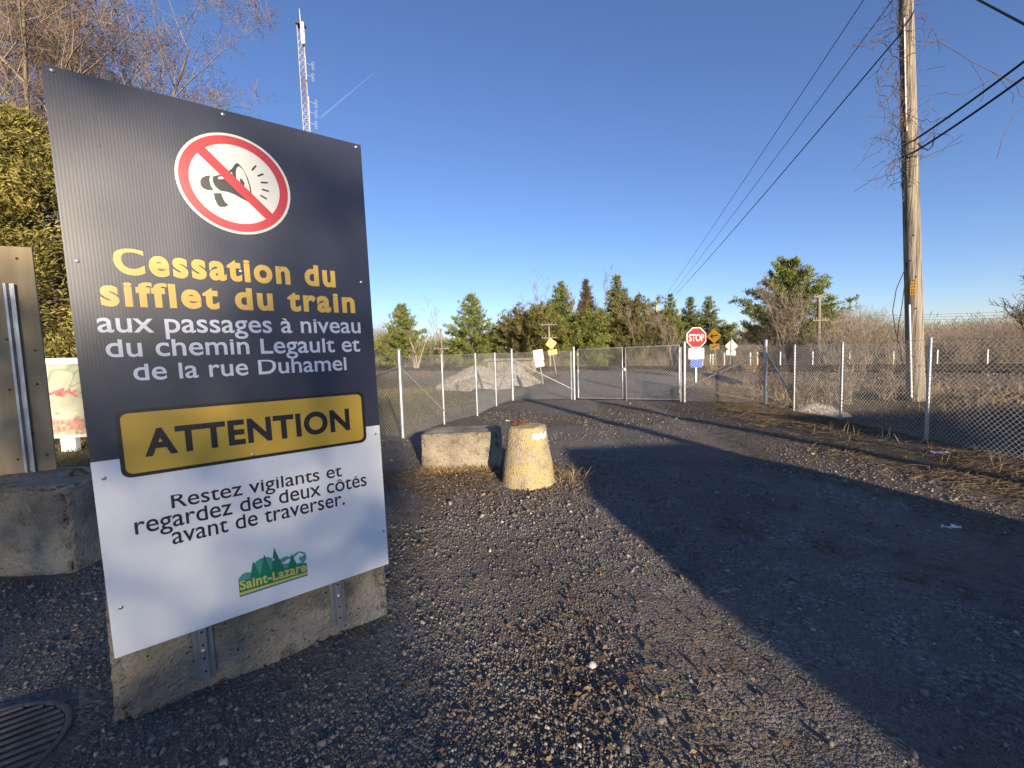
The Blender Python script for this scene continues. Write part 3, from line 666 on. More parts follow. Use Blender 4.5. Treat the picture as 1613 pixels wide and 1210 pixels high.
def build_cone():
    t = thing('concrete_bollard', 'yellow tapered round concrete bollard with rusty chain on top', 'bollard', (.17, 5.15, -.02))
    n, mrows = 96, 44; V = []; 
    for j in range(mrows+1):
        z = .73*j/mrows; r = .335-(.335-.232)*(j/mrows)
        for i in range(n): a = 2*math.pi*i/n; V.append((r*math.cos(a), r*math.sin(a), z))
    nb = len(V)
    for rr in (.205, .12, .05):
        for i in range(n): a = 2*math.pi*i/n; V.append((rr*math.cos(a), rr*math.sin(a), .735))
    V.append((0, 0, .735)); V = np.array(V, float)
    S = V+3.3; rad = V[:, :2]/(np.linalg.norm(V[:, :2], axis=1, keepdims=True)+1e-9)
    dd = (fbm(S*5, 3, 2)-.5)*.026+(fbm(S*30, 3, 6)-.5)*.012
    top = (np.abs(V[:, 2]-.73) < .012)
    dd -= top*np.clip(fbm(S*11, 2, 9)-.45, 0, 1)*.10
    V[:nb, :2] += rad[:nb]*dd[:nb, None]
    V[nb:, 2] += (fbm(S[nb:]*9, 3, 4)-.5)*.035
    V[:nb, 2] -= top[:nb]*np.clip(fbm(S[:nb]*8, 2, 19)-.45, 0, 1)*.08
    Fs = [(j*n+i, j*n+(i+1) % n, (j+1)*n+(i+1) % n, (j+1)*n+i) for j in range(mrows+3) for i in range(n)]
    e = (mrows+3)*n
    Fs += [(e+i, e+(i+1) % n, e+n, e+n) for i in range(n)]
    me = bpy.data.meshes.new('bollard_body'); me.from_pydata([tuple(v) for v in V], [], [f if f[2] != f[3] else f[:3] for f in Fs]); me.update()
    link('bollard_body', me, YELLOWCON, t, True)
    # chain heaped on the top
    R = rng(4); b = MB(); p = np.array([-.10, .05, .755]); a = .2
    for k in range(17):
        a += R.uniform(-.9, .9); d = np.array([math.cos(a), math.sin(a), 0])
        if np.linalg.norm(p[:2]+d[:2]*.05) > .20: a += 2.3; d = np.array([math.cos(a), math.sin(a), 0])
        q = np.cross(d, [0, 0, 1]) if k % 2 else np.array([0, 0, 1.0]); q = q+R.normal(0, .25, 3); q -= d*np.dot(q, d); q /= np.linalg.norm(q)
        ring = [p+d*.030*math.cos(th)+q*.017*math.sin(th) for th in np.linspace(0, 2*math.pi, 15)]
        b.tube(ring, .0062, 6); p = p+d*.040; p[2] = .762+R.uniform(-.005, .02)
    b.build('chain', RUST, t, world=False, smooth=True)
    # a torn white sticker near the rim
    b = MB(); P = []
    A = np.linspace(math.radians(-80), math.radians(-32), 9)
    for zz, off in ((.605, 0), (.668, .0)):
        for i, aa in enumerate(A):
            z = zz+.012*math.sin(i*1.9)+(.008 if zz > .63 else -.004)*math.sin(i*4.1); r = .335-(.335-.232)*(z/.73)+.016
            P.append((r*math.cos(aa), r*math.sin(aa), z))
    b.add(P, [(i, i+1, 9+i+1, 9+i) for i in range(8)]); b.build('sticker', WHITEPAINT, t, world=False)
build_cone()

# plywood board seen from behind, with its steel channel
def build_plywood():
    tr = at(48, 390, 3.72); brr = at(93, 742, 3.72)
    az = .40
    o = Vector((float(brr[0])-.02, 3.72, .68))
    t = thing('plywood_board', 'unpainted plywood board with steel channel, standing on the far-left block', 'board', mat=Matrix.Translation(o) @ Matrix.Rotation(az, 4, 'Z'))
    hh = float(tr[2])-.68
    MB().box((-.61, .006, hh/2), (1.22, .018, hh)).build('board_sheet', PLY, t, world=False)
    b = MB(); u, z0, z1 = -.155, 0.0, hh*.84
    prof = [(-.034, -.036), (-.020, -.036), (-.013, -.006), (.013, -.006), (.020, -.036), (.034, -.036), (.034, -.040), (.017, -.040), (.0105, -.010), (-.0105, -.010), (-.017, -.040), (-.034, -.040)]
    b.prism([(u+x, y, z0) for x, y in prof][::-1], (0, 0, z1-z0)); b.build('post', GALV, t, world=False)
    R = rng(3)
    for (x, z) in ((-.27, .97), (-.10, .95), (-.30, .80), (-.22, .60), (-.05, .55), (-.24, .38), (-.19, .33), (-.06, .40), (-.13, .18), (-.24, .07), (-.05, .08), (-.31, .5)):
        kk = 12; MB().poly([(x+.011*math.cos(2*math.pi*i/kk)*R.uniform(.7, 1.2), -.0042, z*hh+.011*math.sin(2*math.pi*i/kk)*R.uniform(.7, 1.3)) for i in range(kk)]).build('knot', RUST, t, world=False)
build_plywood()

# storm drain
def build_drain():
    t = thing('storm_drain', 'round iron storm drain grate set in gravel at bottom left', 'drain', (-2.3, 1.58, .010))
    IRON = mat('cast_iron', [(.3, (.095, .085, .075)), (.7, (.19, .175, .155))], scale=9, rough=.65, metal=.3, bump=.5, bscale=90)
    n = 64; b = MB(); V = []
    prof = [(.332, -.10), (.332, .003), (.329, .005), (.315, .005), (.308, .002), (.308, -.10)]
    for r, z in prof: V += [(r*math.cos(2*math.pi*i/n), r*math.sin(2*math.pi*i/n), z) for i in range(n)]
    b.add(V, [(k*n+i, k*n+(i+1) % n, (k+1)*n+(i+1) % n, (k+1)*n+i) for k in range(len(prof)-1) for i in range(n)])
    b.build('rim', IRON, t, world=False, smooth=True)
    b = MB(); a = .62; d = np.array([math.cos(a), math.sin(a), 0]); q = np.array([-d[1], d[0], 0])
    Rm = np.array([[d[0], q[0], 0], [d[1], q[1], 0], [0, 0, 1]])
    for k in range(-6, 7):
        off = k*.047
        if abs(off) > .295: continue
        L = 2*math.sqrt(.307**2-off**2)
        b.box(tuple(q*off+np.array([0, 0, -.012])), (L, .020, .034), Rm)
    b.build('grate', IRON, t, world=False, bevel=.003)
    MB().poly([(.31*math.cos(2*math.pi*i/n), .31*math.sin(2*math.pi*i/n), -.05) for i in range(n)]).build('pit', SIGNBLACK, t, world=False)
build_drain()

# ------------------------------------------------------------------ chain-link fences and gates
PIT = .037
def chain_panel(A, B, H, seed=0, lift=.03, pit=PIT, r=.0023):
    """woven wire between two foot points; A, B = (x, y, z)"""
    A = np.array(A, float); B = np.array(B, float); L = np.linalg.norm((B-A)[:2]); n = max(2, int(round(L/pit))); m_ = int(round(H/pit))
    R = rng(seed); k = np.arange(m_+1)
    I, K = np.meshgrid(np.arange(n), k, indexing='ij')
    u = (I+((K+I) % 2))/n
    bow = .018*np.sin(u*math.pi*1.0)*np.sin(K/m_*2.6+seed) + .01*(vnoise(np.stack([u.ravel()*L*2, K.ravel()*.12, 0*u.ravel()+seed], 1), 3).reshape(u.shape)-.5)
    d = (B-A)/L; nn = np.array([-d[1], d[0]])
    off = bow + np.where((K+I) % 2, .003, -.003)
    P = np.stack([A[0]+(B[0]-A[0])*u+nn[0]*off, A[1]+(B[1]-A[1])*u+nn[1]*off, A[2]+(B[2]-A[2])*u+lift+K*H/m_], -1)
    p0 = P[:, :-1].reshape(-1, 3); p1 = P[:, 1:].reshape(-1, 3)
    V, Fs, _ = prisms(p0, p1, r, r, 3)
    return V, Fs
def post_mb(p, H, r, dome=True):
    p = np.array(p, float); q = p+np.array([0, 0, H])
    pts = [p-np.array([0, 0, .05]), q]; rr = [r, r]
    if dome: pts += [q+np.array([0, 0, .004]), q+np.array([0, 0, r*.6]), q+np.array([0, 0, r*.95])]; rr += [r*1.18, r*1.0, r*.35]
    return MB().tube(pts, rr, 14)
def gp(px, py):
    p = G(px, py); z = g1(p[0], p[1])
    if abs(z) > .01: p = G(px, py, z)
    return np.array([p[0], p[1], g1(p[0], p[1])])
FH = 1.60
def fence(name, label, pts, kinds, braces, seed, mesh_end=None, toprail=()):
    t = thing(name, label, 'fence', pts[0], group='chain-link fences')
    for i, (p, k) in enumerate(zip(pts, kinds)):
        if k == 'line': post_mb(p, 1.64, .026).build('post', GALV, t, smooth=True)
        elif k == 'end': post_mb(p, 1.73, .043).build('post', GALV, t, smooth=True)
    for i in range(len(pts)-1):
        V, Fs = chain_panel(pts[i], pts[i+1], FH, seed+i, r=.0023 if seed < 20 else .0026)
        npmesh('mesh_panel', V, Fs, WIRE, t)
        a = np.array(pts[i])+[0, 0, FH+.02]; c = np.array(pts[i+1])+[0, 0, FH+.02]
        MB().tube([a, (a+c)/2-np.array([0, 0, .012]), c], .003 if i not in toprail else .02, 6).build('top_wire' if i not in toprail else 'top_rail', GALV_OLD, t)
    for i, j, hi, lo in braces:
        a = np.array(pts[i])+[0, 0, hi]; c = np.array(pts[j])+[0, 0, lo]
        MB().tube([a, c], .021, 10).build('brace', GALV_OLD, t, smooth=True)
    return t
L_pts = [gp(500, 640)*1.0, gp(635, 690), gp(700, 668), gp(752, 655), gp(782, 640), gp(808, 631), gp(905, 630)]
L_pts[0] = L_pts[1]+np.array([-6.5, 4.0, 0])
fence('chain_link_fence', 'long chain-link fence left of the double gate, running behind the big sign', L_pts, ['line', 'end', 'line', 'line', 'line', 'end', 'end'],
      [(1, 0, 1.42, -.7), (1, 2, 1.42, .32), (5, 4, 1.42, .35), (5, 6, 1.40, .32)], 11)
R_pts = [gp(1078, 629), gp(1205, 638), gp(1250, 646), gp(1324, 663), gp(1459, 694)]
dlast = (R_pts[4]-R_pts[3]); 
R_pts.append(np.array([R_pts[4][0]-.12, R_pts[4][1]-2.5, 0])); R_pts.append(np.array([R_pts[4][0]-.2, R_pts[4][1]-5.0, 0]))
for p in R_pts: p[2] = g1(p[0], p[1])
fence('chain_link_fence', 'long chain-link fence on the right between straw verge and wooden utility pole', R_pts, ['end', 'end', 'line', 'line', 'line', 'line', 'line'],
      [(1, 0, 1.45, .40), (1, 2, 1.45, .30)], 31)
# the post beside the corner that carries the run along the drive
GA, GB = L_pts[-1], R_pts[0]
def gate(name, label, A, B, flip, seed):
    A = np.array(A); B = np.array(B); L = np.linalg.norm(B-A); d = (B-A)/L
    t = thing(name, label, 'gate', A, group='gate leaves')
    z0, z1 = .06, 1.66; q = [A+[0, 0, z0], B+[0, 0, z0], B+[0, 0, z1], A+[0, 0, z1]]
    b = MB(); b.tube(q+[q[0]], .024, 10, False); b.build('gate_frame', GALV, t, smooth=True)
    V, Fs = chain_panel(A+d*.02, B-d*.02, z1-z0, seed, z0); npmesh('mesh_panel', V, Fs, WIRE, t)
    h = (A if flip else B)
    for zz in (.3, .95, 1.5):
        MB().tube([h+[0, 0, zz-.04], h+[0, 0, zz+.04]], .035, 10).build('hinge' if False else 'tie_band', GALV_OLD, t, smooth=True)
    return t
gm0, gm1 = gp(985, 628), gp(991, 628)
dirg = (GB-GA)/np.linalg.norm(GB-GA)
ga = GA+dirg*.14; gb = GB-dirg*.14; mid = GA+(GB-GA)*.485
t = gate('gate', 'left leaf of the closed chain-link double gate', ga, mid-dirg*.05, True, 51)
b = MB(); b.tube([mid-dirg*.05+[0, -.03, 1.02], mid+dirg*.06+[0, -.03, 1.02]], .016, 8); b.box(tuple(mid+np.array([0, -.05, .98])), (.05, .04, .07)); b.build('latch', GALV_OLD, t)
t = gate('gate', 'right leaf of the closed chain-link double gate, with drop bolt', mid+dirg*.05, gb, False, 52)
b = MB(); b.tube([mid+dirg*.05+[0, -.05, 0.0], mid+dirg*.05+[0, -.05, .75]], .012, 8); b.build('drop_bolt', GALV_OLD, t)
# second post standing beside each gate post
for P, s, lab in ((GA, -1, 'slim grey steel post clamped beside the left gate post'), (GB, -1, 'slim grey steel post clamped beside the right gate post')):
    o = post_mb(P-dirg*.10*(1 if s < 0 else -1), 1.60, .022).build('steel_post', GALV_OLD, None, smooth=True)
    tag(o, lab, 'post', 'slim posts beside the gate')

# ------------------------------------------------------------------ utility pole, cables, vine
PB = np.array([10.77, 11.1, 0.]); PB[2] = g1(PB[0], PB[1])
def pole_at(z): return np.array([10.77-.0644*z, 11.1, z])
def build_pole():
    t = thing('utility_pole', 'tall leaning weathered wooden utility pole behind the right fence', 'utility pole', PB)
    Z = np.linspace(-.2, 14.2, 30); MB().tube([pole_at(z) for z in Z], [.195-.0052*max(z, 0) for z in Z], 20).build('pole_shaft', WOODPOLE, t, smooth=True)
    cd = np.array([-.70, -.71, 0])           # towards the viewer
    sd_ = np.array([-.71, .70, 0])
    def on(z, a, off=0): r = .195-.0052*z+off; return pole_at(z)+(cd*math.cos(a)+sd_*math.sin(a))*r
    # white conduit up the shaft, then the cable it guards
    MB().tube([on(z, .42, .012) for z in np.linspace(.1, 2.55, 8)], .022, 8).build('conduit', WHITEPAINT, t, smooth=True)
    MB().tube([on(z, .42+.03*math.sin(z*2), .012) for z in np.linspace(2.5, 10.0, 30)], .011, 6).build('riser_cable', LEAD, t)
    MB().tube([on(z, .25+.05*math.sin(z), .01) for z in np.linspace(6.9, 9.6, 14)], .016, 6).build('riser_guard', WHITEPAINT, t)
    # yellow number plate with upright characters
    P = at(1441, 452, 10.95); z = float(P[2]); 
    Rm = np.stack([-sd_, -cd, np.array([0, 0, 1.0])], 1)
    c0 = pole_at(z)+cd*.178-sd_*.0
    pl = MB().box(tuple(c0), (.105, .012, .42), Rm).build('number_plate', mat('plate_yellow', [(.3, (.42, .24, .03)), (.7, (.55, .33, .05))], rough=.6), t)
    b = MB(); R = rng(2)
    for k in range(5):
        zc = .155-k*.078; o_ = c0+cd*.0075+np.array([0, 0, zc])
        for (x, zz, w, h_) in ((-.022, 0, .010, .052), (.022, 0, .010, .052), (0, .022, .04, .010), (0, -.022, .04, .010)):
            if R.uniform() < .25: continue
            b.box(tuple(o_-sd_*x*-1+np.array([0, 0, zz])), (w, .003, h_), Rm)
    b.build('plate_characters', SIGNBLACK, pl)
    MB().box(tuple(c0+np.array([0, 0, .255])), (.11, .012, .06), Rm).build('plate_header', SIGNBLACK, t)
    for k in range(14):
        z = 1.2+k*.62; a = .1+.35*math.sin(k*2.3)
        MB().box(tuple(on(z, a, .002)), (.03, .02, .03), Rm).build('staple', RUST, t)
    # crossarm above the picture's edge carries the wires
    ct = pole_at(13.4); MB().box(tuple(ct+np.array([0, -.2, 0])), (2.4, .1, .12)).build('crossarm', WOODPOLE, t)
build_pole()
def cable(name, label, pts, r, sag, cat='cable', group=None, n=40, mtl=LEAD):
    """one hanging cable through the given points"""
    P = []
    for a, c in zip(pts[:-1], pts[1:]):
        a = np.array(a, float); c = np.array(c, float)
        for i in range(n):
            s = i/n; p = a+(c-a)*s; p[2] -= sag*4*s*(1-s); P.append(p)
    P.append(np.array(pts[-1], float))
    o = MB().tube(P, r, 6).build(name, mtl); tag(o, label, cat, group); return o
FP = at(1033, 474, 52.0)
FPb = np.array([FP[0]+.05, 52.0, 0])
def wire_from(px, py, Y): return at(px, py, Y)
for k, (p_hi, p_lo, lab) in enumerate((((1358, 0), (1045, 470), 'highest of the three overhead wires slanting to the far pole'), ((1400, 5), (1056, 466), 'middle of the three overhead wires slanting to the far pole'), ((1411, 62), (1064, 464), 'lowest and thickest overhead wire slanting to the far pole'))):
    a = at(*p_hi, (11.1, 11.1, 10.95)[k]); c = at(*p_lo, 50.0)
    d = (a-c)/np.linalg.norm(a-c)
    ext = a + (d*4.0 if k < 2 else d*.3)
    cable('overhead_wire', lab, [ext, c], (.011, .011, .018)[k], .16, 'wire', 'overhead wires to the far pole')
for k, ((x0, y0), (x1, y1), lab) in enumerate((((1440, 221), (1613, 97), 'upper of two thick black cables leaving the pole to the right'), ((1443, 238), (1613, 122), 'lower of two thick black cables leaving the pole to the right'))):
    a = at(x0, y0, 10.95); c = at(x1, y1, 8.3); d = c-a
    cable('service_cable', lab, [a, c, a+d*2.4], .024, .03, 'cable', 'thick cables tied to the pole')
a = at(1530, -6, 9.5); c = at(1613, 38, 8.0)
cable('overhead_wire', 'single black cable crossing the top right corner', [a-(c-a)*.8, c, c+(c-a)*2], .02, .0, 'wire')
# loose loops hanging beside the pole
for (P, lab) in (([(1425, 425), (1412, 455), (1406, 490), (1410, 520), (1418, 548), (1422, 575)], 'outer thin black cable loop hanging left of the pole'), ([(1426, 440), (1421, 480), (1415, 515), (1413, 545), (1420, 570)], 'inner thin black cable loop hanging left of the pole')):
    Q = [at(x, y, 10.95) for x, y in P]
    o = MB().tube(Q, .009, 6).build('loose_cable', LEAD, None, smooth=True); tag(o, lab, 'cable', 'loose cables beside the pole')
o = MB().tube([at(x, y, 10.7) for x, y in ((1445, 226), (1452, 232), (1462, 237), (1469, 230), (1472, 214))], .014, 6).build('loose_cable', LEAD, None, smooth=True)
tag(o, 'short black cable loop under the thick cables right of the pole', 'cable', 'loose cables beside the pole')

def squiggle(R, p, d, L, n, wob, grav=0.0):
    P = [np.array(p, float)]; d = np.array(d, float); d /= np.linalg.norm(d)
    for k in range(n):
        d = d+R.normal(0, wob, 3)+np.array([0, 0, -grav]); d /= np.linalg.norm(d); P.append(P[-1]+d*L/n)
    return P
def build_vine():
    R = rng(14); p0 = []; p1 = []; rr = []
    def addp(P, r):
        for a, c in zip(P[:-1], P[1:]): p0.append(a); p1.append(c); rr.append(r)
    for k in range(70):        # clinging strands
        z = R.uniform(5.3, 10.4); a = R.uniform(.3, 2.4)
        b_ = pole_at(z)+np.array([-.70*math.cos(a)-.71*math.sin(a), -.71*math.cos(a)+.70*math.sin(a), 0])*.17
        addp(squiggle(R, b_, (R.normal(0, .3)-.1, R.normal(0, .3), R.choice([-1, 1])), R.uniform(.5, 1.6), 12, .28), .006)
    for k in range(34):        # loops standing off to the left
        z = R.uniform(6.0, 10.2); b_ = pole_at(z)+np.array([-.16, -.05, 0])
        P = squiggle(R, b_, (-1, -.2, R.normal(.2, .5)), R.uniform(.4, 1.5), 14, .24, .12); addp(P, .0065)
        for j in range(2):
            q = P[int(R.integers(4, 13))]; addp(squiggle(R, q, (R.normal(0, .6), R.normal(0, .3), -1), R.uniform(.2, .7), 8, .35, .05), .004)
    for k in range(12):        # a few to the right
        z = R.uniform(6.5, 10.2); b_ = pole_at(z)+np.array([.15, -.08, 0])
        addp(squiggle(R, b_, (1, -.2, R.normal(.3, .7)), R.uniform(.5, 1.5), 14, .25, .02), .006)
    Pp = [at(x, y, 10.7) for x, y in ((1443, 76), (1460, 68), (1477, 65), (1500, 78), (1527, 95), (1552, 108), (1580, 121), (1613, 135), (1640, 150))]; addp(Pp, .010)
    for st, d in (((1530, 97), (.3, 0, -1)), ((1560, 112), (.8, 0, -.3)), ((1585, 124), (.5, 0, -.7)), ((1600, 128), (1, 0, -.2)), ((1575, 120), (-1, 0, -.2))):
        addp(squiggle(R, at(*st, 10.7), d, R.uniform(.6, 1.3), 14, .16, .03), .007)
    addp([at(x, y, 10.7) for x, y in ((1640, 168), (1610, 171), (1598, 180), (1588, 200), (1578, 222), (1570, 250))], .008)
    V, Fs, idx = prisms(np.array(p0), np.array(p1), np.array(rr), np.array(rr)*.85, 4)
    o = npmesh('climbing_vine', V, Fs, TWIG, tint=rng(1).uniform(.0, .7, len(p0))[idx]); tag(o, 'tangled dead vine clinging to the tall wooden pole', 'vine')
build_vine()

# ------------------------------------------------------------------ railway
RAILM = mat('dark_rail', [(.3, (.022, .016, .013)), (.7, (.055, .036, .026))], scale=8, rough=.7)
def build_track():
    t = thing('railway_track', 'dark rails on raised ballast crossing behind the fence and gate', 'railway track', (TP0[0], TP0[1], .5))
    zr = .53
    prof = [(-.065, 0), (.065, 0), (.065, .014), (.012, .03), (.012, .125), (.036, .14), (.036, .172), (-.036, .172), (-.036, .14), (-.012, .125), (-.012, .03), (-.065, .014)]
    for off in (0.0, 1.5):
        A = TP0-TD*45+TN*off; B = TP0+TD*110+TN*off
        b = MB(); b.prism([(A[0]+TN[0]*x, A[1]+TN[1]*x, zr+.02+z) for x, z in prof], (B[0]-A[0], B[1]-A[1], 0)); b.build('rail', RAILM, t)
    b = MB(); ang_ = math.atan2(TN[1], TN[0]); Rm = np.array([[math.cos(ang_), -math.sin(ang_), 0], [math.sin(ang_), math.cos(ang_), 0], [0, 0, 1]])
    for k in range(-30, 110):
        c = TP0+TD*(k*.62)+TN*.75; b.box((c[0], c[1], zr-.06), (2.5, .23, .17), Rm)
    o = b.build('sleepers', mat('tarred_wood', [(.3, (.03, .024, .02)), (.7, (.08, .06, .045))], rough=.9), t); o['kind'] = 'stuff'
    R = rng(17); N = 9000; u = R.uniform(-6, 45, N); s = R.uniform(-3.0, .9, N); x = TP0[0]+TD[0]*u+TN[0]*(s+.75); y = TP0[1]+TD[1]*u+TN[1]*(s+.75)
    k = (np.abs(x-road_axis(y)) > 2.6); x, y = x[k], y[k]; N = len(x)
    V, Fs, tt = stones(R, x, y, R.uniform(.035, .075, N), np.clip(R.beta(2, 2.2, N), 0, .8))
    BST = mat('ballast_stone', [(0, (.06, .045, .033)), (.5, (.165, .122, .086)), (1, (.31, .245, .18))], attr='tint', rough=.9)
    tag(npmesh('ballast', V, Fs, BST, tint=tt), kind='stuff')
build_track()

PILESTONE = mat('pile_stone', [(0, (.17, .15, .13)), (.5, (.30, .27, .23)), (1, (.48, .44, .385))], attr='tint', rough=.95)
def gravel_pile(px, wx, h, Y, label, seed, wy=1.4):
    c = at(px, 600, Y); n = 60; R = rng(seed)
    t = np.linspace(-1, 1, n); X, Yy = np.meshgrid(t, t); r = np.hypot(X, Yy); th = np.arctan2(Yy, X)
    lob = 1+.12*np.sin(th*2+seed)+.08*np.sin(th*3+2*seed)
    z = h*np.clip(1-(r/lob)**1.25, -.1, 1)
    P = np.stack([X.ravel()*4, Yy.ravel()*4, np.zeros(n*n)], 1)
    z = z.ravel()+((fbm(P, 3, seed)-.5)*.16+(fbm(P*6, 2, seed+1)-.5)*.05)*(h/1.1)
    V = np.stack([c[0]+X.ravel()*wx, Y+Yy.ravel()*wy, g1(c[0], Y)+z-.05], 1)
    i = np.arange(n*n).reshape(n, n); Fs = np.stack([i[:-1, :-1], i[:-1, 1:], i[1:, 1:], i[1:, :-1]], -1).reshape(-1, 4)
    m_ = mat('pale_gravel', [(.3, (.20, .175, .15)), (.5, (.32, .285, .245)), (.7, (.44, .40, .35))], scale=9, detail=12, rough=.95, bump=1, bscale=30, dist=.012)
    t = thing('gravel_pile', label, 'gravel pile', (c[0], Y, 0), 'gravel piles')
    npmesh('pile_body', V, Fs, m_, t, smooth=True)
    k = rng(seed).integers(0, len(V), int(2600*wx/1.9)); Q = V[k]+R.normal(0, .03, (len(k), 3))*np.array([1, 1, .3]); ok = Q[:, 2] > g1(c[0], Y)+.0; Q = Q[ok]
    Vs, Fz, tt = stones(R, Q[:, 0], Q[:, 1], R.uniform(.02, .06, len(Q))*(.5+.5*h), R.beta(2, 2, len(Q)), zadd=Q[:, 2]-gz(Q[:, 0], Q[:, 1]))
    o = npmesh('loose_stones', Vs, Fz, PILESTONE, t, tint=tt); o['kind'] = 'stuff'
gravel_pile(752, 1.95, 1.15, 19.6, 'pale grey gravel pile behind the left fence, left of the two', 3)
gravel_pile(808, 1.45, 1.10, 20.2, 'pale grey gravel pile near the tilted white sign, right of the two', 6)
c = gp(1280, 628)
gravel_pile(1283, .75, .30, 10.6, 'low pale gravel heap at the foot of the right fence', 8, .5)

# low pale wall beyond the piles
def build_wall():
    t = thing('low_wall', 'low pale slatted wall with overhanging cap behind the gravel piles', 'wall', (0, 25, 0))
    A = at(770, 563, 25.5); B = at(842, 561, 23.8); A[2] = B[2] = 1.32
    d = (B-A)/np.linalg.norm(B-A); nrm = np.array([d[1], -d[0], 0]); L = np.linalg.norm(B-A)
    a_ = math.atan2(d[1], d[0]); Rm = np.array([[math.cos(a_), -math.sin(a_), 0], [math.sin(a_), math.cos(a_), 0], [0, 0, 1]])
    MB().box(tuple((A+B)/2+np.array([0, 0, -.06])), (L+.2, .75, .12), Rm).build('cap', CONCRETE, t)
    MB().box(tuple((A+B)/2+np.array([0, 0, -.50])), (L, .34, .76), Rm).build('wall_core', CONCRETE, t)
    b = MB(); n = int(L/.22)
    for k in range(n): b.box(tuple(A+d*(k+.5)*L/n+nrm*.19+np.array([0, 0, -.50])), (.13, .03, .72), Rm)
    b.build('slats', CONCRETE, t)
build_wall()

# ------------------------------------------------------------------ small signs near the crossing
def sign_frame(c, az):
    a = np.array([math.cos(az), math.sin(az), 0]); nrm = np.array([math.sin(az), -math.cos(az), 0])   # right, towards the viewer
    return np.array(c, float), a, nrm
def plate(P2, c, a, nrm, z_up, th=.004, n=0.0):
    """polygon in (right, up) metres -> prism"""
    b = MB(); b.prism([c+a*x+z_up*y+nrm*n for x, y in P2], -nrm*th); return b
UPV = np.array([0, 0, 1.0])
def build_stop():
    Y = 15.5; c = at(1097, 532, Y); zg = g1(c[0], Y)
    t = thing('stop_sign', 'red octagonal STOP sign with white notice and blue plate below, behind the gate', 'stop sign', (c[0], Y, zg))
    c, a, nr = sign_frame(c, .10)
    Rr = .375; oc = lambda r: [(r*math.cos(math.radians(22.5+45*k))/math.cos(math.radians(22.5)), r*math.sin(math.radians(22.5+45*k))/math.cos(math.radians(22.5))) for k in range(8)]
    pl = plate(oc(Rr), c, a, nr, UPV).build('octagon', SIGNWHITE, t)
    plate(oc(Rr-.027), c, a, nr, UPV, .001, .0025).build('red_field', STOPRED, pl)
    fm = thing_frame(c, a, nr)
    o = place_text('stop_lettering', 'STOP', -.295, .295, -.125, .25, .006, SIGNWHITE, None, .012, 'T', xr=None); o.matrix_basis = fm; reparent(o, pl)
    w = plate(rrect(-.30, -.20, .30, .20, .02), c+np.array([0, 0, -.585]), a, nr, UPV).build('notice', SIGNWHITE, t)
    b = MB()
    for k, (x0, x1, y) in enumerate(((-.13, .12, .145), (-.25, .25, .085), (-.25, .24, .045), (-.25, .25, .005), (-.25, .22, -.035), (-.25, .25, -.075), (-.2, .2, -.125))):
        b.add(*box_vf(c+np.array([0, 0, -.585+y])+a*(x0+x1)/2+nr*.003, a, nr, (x1-x0, .002, .016 if k else .026)))
    b.build('notice_lines', mat('grey_ink', [(.3, (.16, .17, .2)), (.7, (.3, .32, .36))], scale=60, rough=.6), w)
    plate(rrect(-.23, -.145, .23, .145, .02), c+np.array([0, 0, -.955]), a, nr, UPV).build('blue_plate', SIGNBLUE, t)
    MB().box((c[0]+.0, Y+.03, (c[2]+.3+zg)/2), (.05, .03, c[2]+.3-zg)).build('post', GALV, t)
def thing_frame(c, a, nr):
    return Matrix(((a[0], -nr[0], 0, c[0]), (a[1], -nr[1], 0, c[1]), (0, 0, 1, c[2]), (0, 0, 0, 1)))
def reparent(o, p):
    mw = o.matrix_basis.copy(); o.parent = p; o.matrix_basis = p_world(p).inverted() @ mw
def box_vf(c, a, nr, d):
    x, y, z = [k/2 for k in d]; V = [np.array(c)+a*i*x+nr*j*y+UPV*k*z for k in (-1, 1) for i, j in ((-1, -1), (1, -1), (1, 1), (-1, 1))]
    return V, [(0, 1, 2, 3), (7, 6, 5, 4), (0, 4, 5, 1), (1, 5, 6, 2), (2, 6, 7, 3), (3, 7, 4, 0)]
build_stop()
def leaning(name, label, foot_px, top_px, Y, plates, postr=.025, group=None, az=.0, postmat=GALV):
    """post from foot to top, with plates given as (polygon, distance from the top along the post, material, marks)"""
    f = at(*foot_px, Y); c = at(*top_px, Y); v = (c-f)/np.linalg.norm(c-f)
    t = thing(name, label, 'sign', f, group)
    MB().tube([f-v*.35, c], postr, 8).build('post', postmat, t, smooth=True)
    a = np.array([math.cos(az), math.sin(az), 0]); a = a-v*np.dot(a, v); a /= np.linalg.norm(a); nr = np.cross(a, v)
    for P2, s, m_, marks, nm in plates:
        o = c-v*s+nr*(postr+.006)
        pl = plate(P2, o, a, nr, v).build(nm, m_, t)
        if marks:
            b = MB()
            for Q in marks: b.prism([o+a*x+v*y+nr*.003 for x, y in Q], -nr*.001)
            b.build('sign_marks', SIGNBLACK, pl)
    return t
def diamond(r): return [(0, -r), (r, 0), (0, r), (-r, 0)]
def bar(x0, y0, x1, y1, w):
    d = np.array([x1-x0, y1-y0]); d /= np.linalg.norm(d); q = np.array([-d[1], d[0]])*w/2
    return [(x0-q[0], y0-q[1]), (x1-q[0], y1-q[1]), (x1+q[0], y1+q[1]), (x0+q[0], y0+q[1])]
sq = .46
leaning('road_sign', 'tilted square white sign with small tab beside the gravel pile', (855, 600), (846.5, 551), 19.0,
        [(rrect(-.22, -.25, .22, .25, .02), .26, SIGNWHITE, None, 'sign_plate'), (rrect(-.19, -.12, .19, .12, .04), .66, SIGNWHITE, [bar(-.03, -.03, .03, .03, .02)], 'sign_tab')], group='signs by the crossing')
